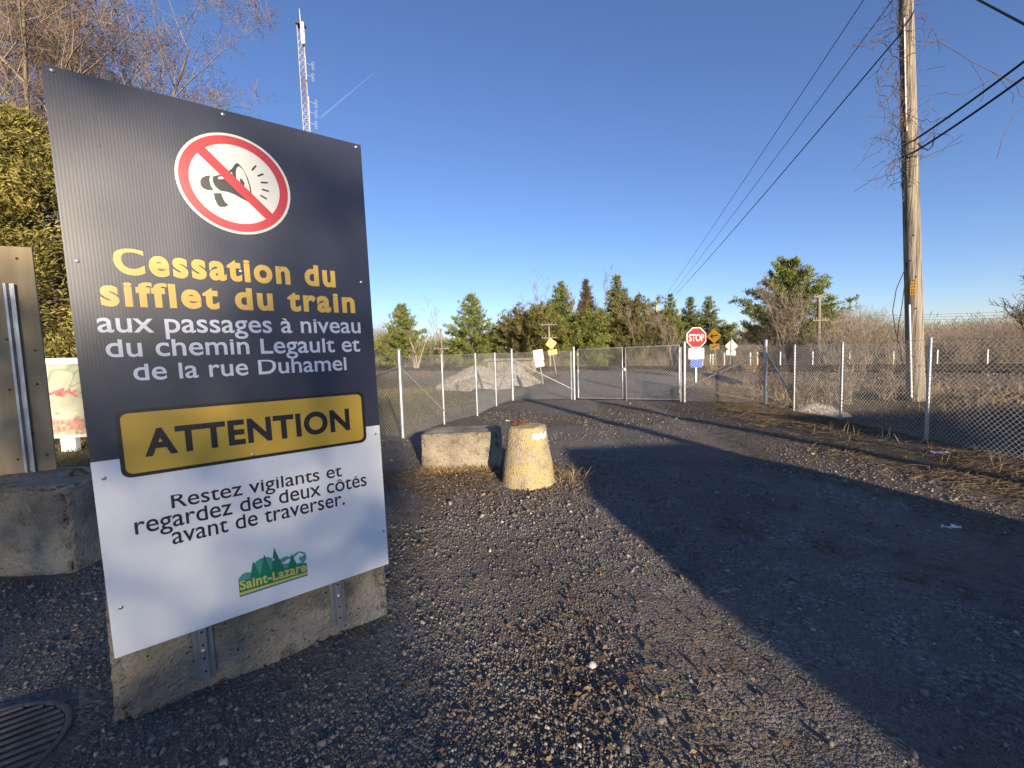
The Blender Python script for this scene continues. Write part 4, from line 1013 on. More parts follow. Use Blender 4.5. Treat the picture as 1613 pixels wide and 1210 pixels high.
leaning('road_sign', 'bright orange diamond sign with orange tab, left of the gate', (876.5, 590), (866.5, 533), 22.5,
        [(diamond(.31), .29, SIGNORANGE, [bar(-.12, -.1, -.07, .02, .03), bar(-.07, .02, .0, .10, .03), bar(.04, -.08, .06, .06, .035), bar(.0, .10, .08, .04, .03)], 'sign_plate'), (rrect(-.24, -.13, .24, .13, .02), .76, SIGNORANGE, [bar(-.16, 0, .0, .02, .03), bar(.05, 0, .15, .03, .03)], 'sign_tab')], group='signs by the crossing', az=.12)
leaning('road_sign', 'dull amber diamond sign with dark arrow, right of the STOP sign', (1128, 585), (1124.5, 518), 22.0,
        [(diamond(.40), .38, SIGNAMBER, [bar(-.18, .0, .2, .03, .06), bar(-.18, 0, -.06, .1, .05), bar(-.18, 0, -.06, -.1, .05)], 'sign_plate'), (rrect(-.26, -.15, .26, .15, .02), .93, SIGNAMBER, [bar(-.16, -.05, .16, .05, .05)], 'sign_tab')], group='signs by the crossing', az=-.95)
t = leaning('road_sign', 'cream diamond sign seen from behind, its post in front', (1149.5, 580), (1152.5, 534), 24.0,
        [(diamond(.37), .40, SIGNCREAM, None, 'sign_plate'), (rrect(-.27, -.14, .27, .14, .04), .79, SIGNWHITE, None, 'sign_tab')], .022, group='signs by the crossing')
f = at(1149.5, 580, 23.93); c = at(1152.5, 532, 23.93); MB().tube([f, c], .022, 8).build('post', GALV_OLD, t)

# white marker posts in a row past the rails
mp = [(1101, 578, 24), (1107, 577, 24), (1119, 577, 25), (1123, 576, 26), (1141, 576, 23.5), (1182, 576, 23), (1193, 576, 22.5), (1229, 576, 22), (1280, 575, 21.5), (1407, 577, 20.5), (1476, 575, 20), (1555, 575, 19.5), (1338, 576, 21)]
first = None
for i, (px, py, Y) in enumerate(mp):
    p = at(px, py, Y); h = .55 if px > 1200 else .72
    o = MB().box((0, 0, h/2-.25), (.05, .03, h+.5)).build('marker_post', WHITEPAINT) if first is None else first.copy()
    if first is None: first = o
    else: COL.objects.link(o)
    o.location = tuple(p)
    tag(o, 'small white marker post standing in the row past the rails', 'post', 'white marker posts past the rails')

# telegraph poles with crossarms
def telegraph(label, top_px, Y, arms, r, hgt=None):
    c = at(*top_px, Y); z0 = g1(c[0], Y)
    t = thing('telegraph_pole', label, 'telegraph pole', (c[0], Y, z0), 'telegraph poles along the railway')
    MB().tube([(c[0]+.02*(c[2]), Y, z0-.2), (c[0], Y, c[2])], [r*1.15, r], 10).build('pole_shaft', WOODPOLE, t, smooth=True)
    for dz, w in arms:
        MB().box((c[0]+.02*dz, Y-.10, c[2]-dz), (w, .08, .07)).build('crossarm', WOODPOLE, t)
        b = MB()
        for k in (-.4, -.2, .2, .4): b.tube([(c[0]+k*w, Y-.10, c[2]-dz+.05), (c[0]+k*w, Y-.10, c[2]-dz+.17)], .03, 6)
        b.build('insulators', GALV_OLD, t)
telegraph('telegraph pole with two crossarms behind the orange diamond sign', (864, 509), 30.0, [(.12, 1.15), (1.05, 1.15)], .07)
telegraph('telegraph pole with three crossarms between the two left pines', (694, 518), 34.0, [(.1, .35), (.85, 1.3), (1.6, 1.3)], .07)
telegraph('telegraph pole with two crossarms in front of the big right pine', (1290, 465), 27.0, [(.12, .85), (1.6, .95)], .11)
t = thing('utility_pole', 'pale distant utility pole left of the STOP sign', 'utility pole', FPb)
MB().tube([(FPb[0]+.5, 52, 0), (FP[0], 52, FP[2])], [.17, .13], 10).build('pole_shaft', mat('pale_pole', [(.3, (.40, .33, .23)), (.7, (.55, .46, .33))], rough=.9), t, smooth=True)
# distant power lines above the scrub at right
for k, (y0, y1) in enumerate(((497, 488), (500, 494), (503, 501))):
    cable('distant_power_line', ('upper', 'middle', 'lower')[k]+' of three thin power lines above the right-hand scrub', [at(1330, y0+2, 75), at(1800, y1-4, 60)], .022, .1, 'wire', 'distant power lines')

# ------------------------------------------------------------------ lattice mast
MASTGREY = flat('mast_grey', (.46, .45, .46), .5)
def build_tower():
    bx, by = -24.72, 55.0; t = thing('radio_mast', 'tall thin lattice radio mast rising behind the big sign', 'radio mast', (bx, by, 0))
    top = float(at(474, 40, 55)[2]); s = .46
    legs = [(bx-s, by-.27), (bx+s, by-.27), (bx, by+.53)]
    def lg(i, z): k = 1-.18*z/top; return np.array([bx+(legs[i][0]-bx)*k, by+(legs[i][1]-by)*k, z])
    for i in range(3):
        b = MB(); b.tube([lg(i, z) for z in np.linspace(0, top, 6)], .040, 6); b.build('mast_leg', MASTGREY, t)
    p0 = []; p1 = []
    st = .85; n = int(top/st)
    for k in range(n):
        for i in range(3):
            j = (i+1) % 3; p0.append(lg(i, k*st)); p1.append(lg(j, (k+1)*st)); p0.append(lg(j, k*st)); p1.append(lg(i, (k+1)*st)); p0.append(lg(i, k*st)); p1.append(lg(j, k*st))
    V, Fs, _ = prisms(p0, p1, .024, .024, 4); npmesh('bracing', V, Fs, TOWERPAINT, t)
    MB().tube([(bx, by, top-1), (bx-.05, by, float(at(473, 14, 55)[2]))], [.05, .03], 6).build('lightning_rod', ANTENNA, t)
    MB().box((bx, by, top), (1.0, .9, .12)).build('top_platform', RUST, t)
    z0, z1 = float(at(482, 75, 55)[2]), float(at(479, 41, 55)[2]); xa = float(at(480.5, 58, 55)[0])
    MB().box((xa, by-.6, (z0+z1)/2), (.42, .22, z1-z0)).build('panel_antenna', ANTENNA, t, bevel=.05)
    for (pt, pb, arms) in (((481, 90), (483, 126), (100, 118)), ((486, 152), (488.5, 210), (160, 176, 193))):
        A = at(*pt, 54.4); B = at(*pb, 54.4); b = MB(); b.tube([A, B], .055, 6)
        for ya in arms:
            q0 = at(483 if ya < 140 else 487, ya, 54.4); q1 = at(493 if ya < 140 else 498, ya+4, 54.4)
            b.tube([q0, q1], .022, 5); cz = q1
            for dz in (-.35, .35):
                ring = [cz+np.array([.13*math.cos(th), 0, dz*.8+.22*math.sin(th)]) for th in np.linspace(0, 2*math.pi, 13)]; b.tube(ring, .018, 5)
        b.build('dipole_array', MASTGREY, t)
build_tower()
def build_contrail():
    mt = bpy.data.materials.new('contrail_vapour'); mt.use_nodes = True; n = mt.node_tree.nodes; l = mt.node_tree.links
    b = n['Principled BSDF']; b.inputs['Base Color'].default_value = (.9, .92, .95, 1); b.inputs['Roughness'].default_value = 1; b.inputs['Alpha'].default_value = .03
    A = at(503, 187, 6000); B = at(590, 114, 6500); N = 14
    o = MB().tube([A+(B-A)*i/N for i in range(N+1)], [4 if i == 0 else 15*(1-.8*i/N) for i in range(N+1)], 10).build('contrail', mt, None, smooth=True)
    tag(o, 'faint white vapour trail in the blue sky right of the radio mast', 'vapour trail')
build_contrail()

# ------------------------------------------------------------------ floral panel by the hedge
def build_floral():
    mt = bpy.data.materials.new('floral_print'); mt.use_nodes = True; n = mt.node_tree.nodes; l = mt.node_tree.links; b = n['Principled BSDF']; b.inputs['Roughness'].default_value = .4
    tc = n.new('ShaderNodeTexCoord'); P = tc.outputs['Object']
    nz = n.new('ShaderNodeTexNoise'); nz.inputs['Scale'].default_value = 1.3; nz.inputs['Detail'].default_value = 1; nz.inputs['Distortion'].default_value = 1.5; l.new(P, nz.inputs['Vector'])
    r = n.new('ShaderNodeValToRGB'); e = r.color_ramp.elements
    for i in range(3): e.new(.5)
    for i, (p, c) in enumerate(((.30, (.34, .34, .25)), (.44, (.46, .45, .33)), (.50, (.22, .28, .19)), (.53, (.44, .43, .31)), (.70, (.50, .40, .31)))): e[i].position = p; e[i].color = (*c, 1)
    l.new(nz.outputs['Fac'], r.inputs['Fac']); l.new(r.outputs['Color'], b.inputs['Base Color'])
    c = at(72, 692, 7.9)
    az = .10; M_ = Matrix.Translation(Vector((float(c[0]), 7.9, 0))) @ Matrix.Rotation(az, 4, 'Z')
    t = thing('display_panel', 'white-framed panel printed with pink blossoms in front of the cedar hedge', 'panel', mat=M_)
    z0, z1 = .32, float(at(80, 575, 7.9)[2]); W = 1.75
    MB().box((W/2, .05, (z0+z1)/2), (W, .10, z1-z0)).build('panel_sheet', mt, t, world=False)
    MB().box((W/2, .04, z1+.06), (W+.10, .17, .12)).build('frame_top', WHITEPAINT, t, world=False, bevel=.01)
    MB().box((W/2, .04, z0-.025), (W+.04, .14, .05)).build('frame_bottom', WHITEPAINT, t, world=False, bevel=.008)
    for x in (.38, 1.4): MB().box((x, .05, .14), (.26, .12, .30)).build('leg', WHITEPAINT, t, world=False, bevel=.01)
    R = rng(23)
    def petals(cx, cz, sx, sz, n, sz0, nm, c0, c1, tilt):
        b = MB()
        for k in range(n):
            x, z = cx+R.normal(0, sx), cz+R.normal(0, sz); a = R.normal(tilt, .5); L = sz0*R.uniform(.6, 1.3); w = L*R.uniform(.35, .5); d = np.array([math.cos(a), math.sin(a)]); q = np.array([-d[1], d[0]]); p = np.array([x, z])
            if not (z0+.04 < z < z1-.04 and .03 < x < W-.06): continue
            b.poly([(p[0]+d[0]*u*L+q[0]*v*w, -.0015-.0002*k/n*6, p[1]+d[1]*u*L+q[1]*v*w) for u, v in ((-.5, 0), (-.25, .4), (.15, .5), (.45, .2), (.5, 0), (.4, -.25), (.1, -.5), (-.3, -.35))])
        b.build('blossoms', mat(nm, [(.35, c0), (.65, c1)], scale=14, rough=.4), t, world=False)
    z_ = z1-z0
    petals(.35, z0+.60*z_, .16, .035, 55, .085, 'blossom_red', (.40, .07, .075), (.58, .20, .18), .2)
    petals(.5, z0+.14*z_, .35, .07, 90, .13, 'blossom_pink', (.40, .15, .13), (.54, .33, .26), .3)
    petals(.5, z0+.27*z_, .35, .035, 60, .09, 'blossom_cream', (.48, .44, .33), (.58, .53, .41), .1)
build_floral()

# ------------------------------------------------------------------ trees and scrub
def put_tree(name, label, cat, loc, parts, group=None):
    t = thing(name, label, cat, loc, group)
    for nm, V, Fs, m_, ti in parts: npmesh(nm, V, Fs, m_, t, tint=ti, world=False)
    return t
def conifer(seed, H, Rad, t0=.08, style='pine', m_=None, dens=1.0, card=.34):
    R = rng(seed); P0 = []; P1 = []; R0 = []; R1 = []; CP = []; CD = []; CT = []
    zs = np.linspace(0, H*.97, 12); wob = np.cumsum(R.normal(0, .012*H/10, (12, 2)), 0)
    tr = np.stack([wob[:, 0], wob[:, 1], zs], 1); rr = .02*H*(1-zs/H)+.02
    for i in range(11): P0.append(tr[i]); P1.append(tr[i+1]); R0.append(rr[i]); R1.append(rr[i+1])
    z = t0*H; step = (.34 if style == 'spruce' else .52)*(H/10)**.5
    while z < H*.985:
        t = z/H; c = np.array([np.interp(z, zs, wob[:, 0]), np.interp(z, zs, wob[:, 1]), z])
        if style == 'spruce': prof = (1-t)**.92*(.95+.2*R.uniform(-1, 1))
        elif style == 'round': prof = math.sqrt(max(0.02, 1-((t-.42)/.6)**2))*R.uniform(.75, 1.1)
        elif style == 'pine': prof = ((1-t)*1.05+.02)**.9*R.uniform(.80, 1.1)*(1 if t > .10 else .85)
        else: prof = (min(1, (1-t)*1.15+.03))**.75*R.uniform(.72, 1.0)*(1 if t > .18 else .8)
        nb = int(R.integers(6, 9)) if style != 'broadpine' else int(R.integers(8, 11)); a0 = R.uniform(0, 6.28)
        for k in range(nb):
            a = a0+k*6.283/nb+R.normal(0, .25); L = max(.16, Rad*prof*R.uniform(.7, 1.12)); el = (R.normal(.12+.55*t, .14) if style == 'broadpine' else R.normal(.02+.5*t, .10) if style == 'pine' else R.normal(-.15+.75*t**2, .12) if style == 'spruce' else R.normal(.35, .3))
            d = np.array([math.cos(a)*math.cos(el), math.sin(a)*math.cos(el), math.sin(el)]); e = c+d*L+np.array([0, 0, .12*L if style != 'spruce' else .10*L])
            P0.append(c); P1.append(e); R0.append(.012+.008*L); R1.append(.006)
            nc = max(2, int(L/.20*dens))
            for s in np.linspace(.22 if L > .8 else .1, 1.0, nc):
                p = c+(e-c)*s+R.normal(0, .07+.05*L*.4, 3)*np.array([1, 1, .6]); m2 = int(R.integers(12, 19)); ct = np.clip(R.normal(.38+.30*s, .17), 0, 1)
                up_ = .55 if 'pine' in style else .12
                D = d[None]*.7+R.normal(0, .62, (m2, 3))+np.array([0, 0, up_])
                CP.append(np.repeat(p[None], m2, 0)+R.normal(0, .07, (m2, 3))); CD.append(D); CT.append(np.clip(ct+R.normal(0, .12, m2), 0, 1))
        z += step*R.uniform(.75, 1.25)
    CP = np.concatenate(CP); CD = np.concatenate(CD); CT = np.concatenate(CT)
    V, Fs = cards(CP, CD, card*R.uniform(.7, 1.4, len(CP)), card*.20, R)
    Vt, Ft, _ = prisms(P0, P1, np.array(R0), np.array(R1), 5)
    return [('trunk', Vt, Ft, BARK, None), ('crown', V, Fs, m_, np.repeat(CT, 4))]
def bare(seed, H, stems, kids, spread, r0, lean=(0, 0), minr=.006, fork=.25, m_=None, upw=.35, first=.25):
    """leafless tree: stems that fork; kids = children per level"""
    R = rng(seed); P0 = []; P1 = []; R0 = []; R1 = []; LV = []; tips = []
    def grow(p, d, L, r, lev):
        n = 7 if lev == 0 else 5 if lev == 1 else 3
        P = [p]; dd = d.copy()
        for k in range(n):
            dd = dd+R.normal(0, .10+.05*lev, 3)+np.array([0, 0, upw*.12]); dd /= np.linalg.norm(dd); P.append(P[-1]+dd*L/n)
        rs = np.maximum(r*(1-.75*np.linspace(0, 1, n+1)), minr*.6)
        for k in range(n): P0.append(P[k]); P1.append(P[k+1]); R0.append(rs[k]); R1.append(rs[k+1]); LV.append(lev)
        if lev >= len(kids): tips.append(P[-1]); return
        for k in range(kids[lev]):
            s = R.uniform(first if lev == 0 else .15, 1.0); i = min(n-1, int(s*n)); q = P[i]+(P[i+1]-P[i])*(s*n-i); ax = (P[i+1]-P[i]); ax /= np.linalg.norm(ax)
            v = R.normal(size=3); v -= ax*np.dot(v, ax); v /= np.linalg.norm(v); an = R.normal(spread, .18)
            nd = ax*math.cos(an)+v*math.sin(an); nd[2] += upw*.5; nd /= np.linalg.norm(nd)
            grow(q, nd, L*R.uniform(.36, .62)*(1.15-.55*s), rs[i]*R.uniform(.45, .65), lev+1)
    for k in range(stems):
        a = R.uniform(0, 6.28); f = fork*R.uniform(.4, 1.2) if stems > 1 else .05
        d = np.array([math.cos(a)*f+lean[0], math.sin(a)*f+lean[1], 1.0]); d /= np.linalg.norm(d)
        grow(np.array([math.cos(a)*r0*1.2, math.sin(a)*r0*1.2, -.05]) if stems > 1 else np.zeros(3), d, H*R.uniform(.8, 1.0), r0*R.uniform(.7, 1.0), 0)
    LV = np.array(LV); P0 = np.array(P0); P1 = np.array(P1); R0 = np.array(R0); R1 = np.array(R1)
    big = LV <= 0
    V1, F1, _ = prisms(P0[big], P1[big], R0[big], R1[big], 6); V2, F2, ix = prisms(P0[~big], P1[~big], R0[~big], R1[~big], 3)
    ti = np.clip(R.normal(.5, .2, len(P0[~big])), 0, 1)
    return [('trunk', V1, F1, BARK, None), ('crown', V2, F2, m_ or TWIG, ti[ix])], np.array(tips)

# the near cedars at the left
def cedar(seed, H, Rad, n, card):
    R = rng(seed); K = 1500; C = []
    for k in range(K):
        t = R.uniform(0, 1)**.85; z = .25+t*(H-.3); r = Rad*(min(1, (1-t)*1.9)**.65)*(.55+.5*R.uniform()**.6); a = R.uniform(0, 6.28); C.append((r*math.cos(a), r*math.sin(a), z, R.normal(0, .24), r))
    C = np.array(C); C = C[vnoise(C[:, :3]*np.array([1.5, 1.5, 1.2])+seed, 7) > .30]; K = len(C); m2 = n//K; P = np.repeat(C[:, :3], m2, 0); N = len(P)
    out = np.stack([np.repeat(C[:, 0], m2), np.repeat(C[:, 1], m2), np.zeros(N)], 1); out /= np.linalg.norm(out, axis=1, keepdims=True)+1e-6
    cd = np.repeat(R.normal(0, .55, (K, 3)), m2, 0); P = P+R.normal(0, 1, (N, 3))*np.array([.16, .16, .12]); D = out*.7+cd+R.normal(0, .36, (N, 3))+np.array([0, 0, .15])
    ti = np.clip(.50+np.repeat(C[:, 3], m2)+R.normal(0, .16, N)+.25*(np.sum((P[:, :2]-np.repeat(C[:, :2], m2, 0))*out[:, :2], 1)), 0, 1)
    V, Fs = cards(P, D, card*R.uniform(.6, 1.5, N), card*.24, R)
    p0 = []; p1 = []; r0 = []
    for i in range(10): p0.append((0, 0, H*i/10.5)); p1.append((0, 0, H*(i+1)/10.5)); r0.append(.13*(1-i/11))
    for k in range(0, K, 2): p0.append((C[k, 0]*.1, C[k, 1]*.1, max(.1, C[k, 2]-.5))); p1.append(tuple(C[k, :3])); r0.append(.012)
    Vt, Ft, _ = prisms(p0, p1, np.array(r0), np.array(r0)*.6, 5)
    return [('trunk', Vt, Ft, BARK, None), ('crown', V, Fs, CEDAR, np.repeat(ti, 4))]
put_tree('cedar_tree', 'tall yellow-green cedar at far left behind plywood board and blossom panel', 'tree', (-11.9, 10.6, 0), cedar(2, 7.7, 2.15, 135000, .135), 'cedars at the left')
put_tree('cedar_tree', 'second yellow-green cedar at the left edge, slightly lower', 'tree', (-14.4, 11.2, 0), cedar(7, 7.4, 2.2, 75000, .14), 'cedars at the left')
# leafless maples behind them
def maple(loc, seed, H, stems, label, budn, kids=(9, 6, 5), spread=.62, lean=(0, 0), fork=.28, r0=.14):
    parts, tips = bare(seed, H, stems, kids, spread, r0, lean, .009, fork, TWIG_RED, .45, .3)
    t = put_tree('leafless_tree', label, 'tree', loc, parts, 'leafless trees behind the cedars')
    R = rng(seed+1); q = 6; A = np.repeat(tips, q, 0); A = A-R.uniform(0, .5, (len(A), 1))*np.array([0, 0, 1]); Dd = R.normal(0, 1, A.shape)+np.array([0, 0, .7]); Dd /= np.linalg.norm(Dd, axis=1, keepdims=True)
    B_ = A+Dd*R.uniform(.25, .7, (len(A), 1)); V, Fs, ix = prisms(A, B_, .0075, .005, 3)
    npmesh('twigs', V, Fs, TWIG_RED, t, tint=np.clip(R.normal(.5, .2, len(A)), 0, 1)[ix], world=False)
    P = np.repeat(B_, budn, 0)+R.normal(0, .10, (len(B_)*budn, 3)); N = len(P)
    V, Fs = cards(P, R.normal(size=(N, 3)), R.uniform(.035, .075, N), .035, R)
    npmesh('buds', V, Fs, BUD, t, tint=np.repeat(R.uniform(0, 1, N), 4), world=False)
maple((-17.0, 15.0, 0), 31, 15.5, 8, 'large many-stemmed leafless tree rising above the cedars at far left', 2, fork=.34, r0=.13, kids=(9, 7, 4))
maple((-19.8, 20.5, 0), 35, 16.5, 6, 'leafless tree with reddish buds above the top left of the big sign', 3, fork=.38, r0=.12, kids=(12, 7, 4), spread=.66)

def far_loc(px, Y): p = at(px, 560, Y); return (float(p[0]), Y, g1(float(p[0]), Y))
def top_h(px, py, Y): return float(at(px, py, Y)[2])
PINES = [  # px, top py, half-width px, Y, style, material, label
    (637, 480, 42, 44, 'pine', PINE, 'bushy pine nearest the big sign, left of the two left pines', 5),
    (746, 465, 50, 42, 'pine', PINE, 'broad bright green pine standing alone behind the gravel piles', 8),
    (836, 500, 52, 40, 'round', OLIVE, 'dark rounded cedar behind the tilted white sign', 9),
    (885, 447, 50, 46, 'pine', PINE, 'tall full pine behind the orange diamond sign', 12),
    (925, 440, 27, 54, 'spruce', BROWNSPRUCE, 'narrow brownish spruce left of the tallest spruce', 15),
    (972, 432, 36, 50, 'spruce', SPRUCE, 'tallest pointed spruce above the double gate', 18),
    (915, 505, 45, 41, 'round', PINE, 'low round green tree behind the left gate leaf', 21),
    (1000, 480, 46, 47, 'round', OLIVE, 'olive brown tree hung with vines above the right gate leaf', 24),
    (1056, 465, 28, 56, 'pine', PINE, 'slim pine right of the pale distant pole', 27),
    (1088, 469, 24, 57, 'pine', SPRUCE, 'slim pine directly above the STOP sign', 30),
    (1116, 469, 29, 56, 'pine', SPRUCE, 'airy pine right of the STOP sign, last before the gap of sky', 33),
    (1140, 515, 20, 52, 'round', SPRUCE, 'small dark evergreen in the gap beside the amber sign', 36),
    (1240, 411, 78, 36, 'broadpine', PINE, 'big spreading pine at right behind the two-arm telegraph pole', 39),
    (800, 515, 34, 48, 'round', OLIVE, 'low olive evergreen between the lone pine and dark rounded cedar', 45),
    (862, 492, 36, 52, 'round', PINE, 'mid height green evergreen just left of the tall full pine', 48),
    (945, 488, 34, 56, 'spruce', SPRUCE, 'dark spruce filling the gap left of the tallest spruce', 51),
    (988, 505, 40, 43, 'round', OLIVE, 'low olive evergreen in front of the tallest spruce', 54),
    (1030, 490, 34, 58, 'pine', PINE, 'green pine behind the pale distant pole', 57),
    (1075, 505, 38, 60, 'round', OLIVE, 'low olive evergreen behind the STOP sign', 63),
    (1300, 478, 32, 38, 'pine', PINE, 'low pine branch clump right of the big right pine', 42),
]
for px, py, hw, Y, st, m_, lab, sd_ in PINES:
    l_ = far_loc(px, Y); H = top_h(px, py, Y)-l_[2]; Rad = hw/F*Y*1.28
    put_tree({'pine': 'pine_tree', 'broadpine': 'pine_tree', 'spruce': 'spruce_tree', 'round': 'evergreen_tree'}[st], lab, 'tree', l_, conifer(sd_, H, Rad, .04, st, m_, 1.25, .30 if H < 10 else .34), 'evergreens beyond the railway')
BARES = [
    (832, 455, 48, 3, 'pale leafless tree spreading between the two tall pines', (8, 6, 4), .7, .10, TWIG_RED),
    (703, 474, 50, 1, 'faint slender leafless tree left of the lone pine', (7, 5, 3), .5, .07, TWIG_RED),
    (948, 452, 46, 2, 'leafless grey tree between the two spruces', (8, 6, 4), .5, .09, TWIG),
    (655, 525, 33, 4, 'clump of pale birch-like stems left of the telegraph pole', (5, 4), .5, .07, TWIG_RED),
    (1005, 470, 42, 3, 'tan leafless tree in front of the olive tree by the gate', (9, 6, 4), .6, .08, TWIG_RED),
    (1238, 450, 31, 4, 'leafless tree with leaning pale stems before the big right pine', (9, 7, 4), .6, .09, TWIG_RED),
    (1205, 490, 33, 5, 'dark brown leafless shrub-tree left of the big right pine', (8, 6, 4), .7, .06, TWIG),
    (1060, 500, 40, 3, 'tan leafless tree left of the STOP sign', (8, 6, 4), .6, .07, TWIG_RED),
    (1640, 440, 16, 2, 'leafless tree at the right edge, its twigs entering the picture', (9, 6, 4), .7, .09, TWIG),
]
for i, (px, py, Y, stems, lab, kids, sprd, r0, m_) in enumerate(BARES):
    l_ = far_loc(px, Y); H = top_h(px, py, Y)-l_[2]
    parts, tips = bare(60+i, H*.96, stems, kids, sprd, r0, (0, 0), .014, .30, m_, .4, .22)
    if i in (3, 5): parts[0] = (parts[0][0], parts[0][1], parts[0][2], PALEBARK, None)
    put_tree('leafless_tree', lab, 'tree', l_, parts, 'leafless trees beyond the railway')

def bush_sticks(R, c, H, W, n, rad):
    """one shrub as sticks: arching stems with side twigs"""
    A = []; B = []; r = []
    for k in range(n):
        a = R.uniform(0, 6.28); f = R.uniform(.1, 1)*W; p = np.array([c[0]+R.normal(0, W*.25), c[1]+R.normal(0, W*.25), c[2]]); d = np.array([math.cos(a)*f, math.sin(a)*f, H*R.uniform(.55, 1.05)]); Ls = np.linalg.norm(d); d /= Ls
        m_ = 4
        for j in range(m_):
            d2 = d+R.normal(0, .14, 3); d2 /= np.linalg.norm(d2); q = p+d2*Ls/m_; A.append(p); B.append(q); r.append(rad*(1-.18*j))
            for s in range(3):
                e = d2+R.normal(0, .75, 3)+np.array([0, 0, .25]); e /= np.linalg.norm(e); w = q+e*Ls*R.uniform(.1, .28); A.append(q); B.append(w); r.append(rad*.55)
                if s == 0: e2 = e+R.normal(0, .5, 3); e2 /= np.linalg.norm(e2); A.append(w); B.append(w+e2*Ls*.12); r.append(rad*.45)
            p = q; d = d2
    return A, B, r
def scrub(name, spec, m_, seed, rad=.013):
    R = rng(seed); A = []; B = []; r = []; T = []
    for (c, H, W, n) in spec:
        a, b_, q = bush_sticks(R, c, H, W, n, rad); A += a; B += b_; r += q; T += list(np.clip(R.normal(R.uniform(.3, .7), .15, len(a)), 0, 1))
    V, Fs, ix = prisms(A, B, np.array(r), np.array(r)*.7, 3)
    return npmesh(name, V, Fs, m_, tint=np.array(T)[ix])
R = rng(91); spec = []
def treeline(px): return np.interp(px, [560, 600, 640, 700, 800, 950, 1150, 1170, 1200, 1290, 1345, 1370, 1400, 1440, 1500, 1560, 1613, 1760], [520, 510, 530, 530, 545, 545, 535, 515, 518, 512, 490, 500, 512, 512, 512, 508, 498, 490])
for k in range(520):
    px = R.uniform(545, 1300) if k % 5 < 3 else R.uniform(1300, 1800); Y = R.uniform(47, 64) if px < 1190 else R.uniform(30, 54) if px < 1300 else R.uniform(21, 48)
    p = at(px, 560, Y)
    if tdist(p[0], p[1]) < 4.5: continue
    H = max(.7, float(at(px, treeline(px)+R.uniform(0, 22), Y)[2]))
    spec.append(((p[0], p[1], 0), H, H*.36, int(12+H*3)))
for k in range(90):        # the same scrub goes on behind the sign
    px = R.uniform(100, 560); Y = R.uniform(46, 62); p = at(px, 560, Y)
    if tdist(p[0], p[1]) < 4.5: continue
    H = R.uniform(2.0, 4.6); spec.append(((p[0], p[1], 0), H, H*.36, int(12+H*3)))
tag(scrub('scrub', spec, TWIG_RED, 92), kind='stuff')
spec = []
for k in range(150):       # low tangle at the foot of the trees and past the rails
    px = R.uniform(560, 1760); Y = R.uniform(22, 40); p = at(px, 560, Y)
    if tdist(p[0], p[1]) < 3.5 or abs(p[0]-float(road_axis(p[1]))) < 2.0: continue
    spec.append(((p[0], p[1], 0), R.uniform(.5, 1.5), .7, 12))
for k in range(150):       # dead weeds on the slope below the rails
    u = R.uniform(-1.5, 22); s_ = R.uniform(-7.5, -2.4); c = TP0+TD*u+TN*(s_+.75)
    if c[0] < (7.1 if c[1] < 12 else 6.9+.14*(c[1]-12)) or abs(c[0]-float(road_axis(c[1]))) < 2.6: continue
    spec.append(((c[0], c[1], g1(c[0], c[1])), .10+.28*R.uniform()**2, .3, 8))
tag(scrub('undergrowth', spec, TWIG_RED, 93, .009), kind='stuff')
# reddish bush by the foot of the utility pole and weeds near the rails
SHRUBS = [(at(1345, 560, 15.5), 1.75, .9, 30, 'tan leafless bush behind the right fence, left of the tall pole'), (at(1395, 600, 11.6), 1.0, .55, 24, 'low dry bush at the foot of the tall pole'),
          (at(1330, 600, 11.3), 1.0, .6, 22, 'low dry bush behind the right fence near the gravel heap'), (at(1180, 600, 17.5), .95, .8, 26, 'russet dry bush behind the fence brace right of the gate'), (at(1120, 590, 18.5), .9, .7, 24, 'russet dry weeds at the foot of the STOP sign')]
for i, (c, H, W, n, lab) in enumerate(SHRUBS):
    c = np.array([c[0], c[1], g1(c[0], c[1])]); R2 = rng(200+i); a, b_, q = bush_sticks(R2, c, H, W, n, .008)
    V, Fs, ix = prisms(a, b_, np.array(q), np.array(q)*.7, 3)
    tag(npmesh('dry_bush', V, Fs, STRAW if i in (3, 4) else TWIG_RED, tint=np.clip(R2.normal(.5, .2, len(a)), 0, 1)[ix]), lab, 'bush', 'dry bushes behind the fence')
# the wood far behind everything, one brown mass
def far_wood():
    R = rng(97); N = 90000; px = R.uniform(-900, 2600, N); Y = R.uniform(62, 95, N)
    x = np.array([(q-IW/2)/F for q in px])*Y; hmax = 2.6+2.6*fbm(np.stack([x*.05, Y*.05, 0*x], 1), 3, 8)+1.5*R.uniform(0, 1, N)**3
    z = R.uniform(0, 1, N)**.8*hmax; P = np.stack([x, Y, z], 1); D = np.stack([R.normal(0, .5, N), R.normal(0, .5, N), np.ones(N)], 1)
    V, Fs = cards(P, D, R.uniform(.5, 1.3, N), R.uniform(.03, .09, N), R)
    tag(npmesh('far_wood', V, Fs, TWIG, tint=np.repeat(np.clip(R.normal(.45, .22, N), 0, 1), 4)), kind='stuff')
far_wood()

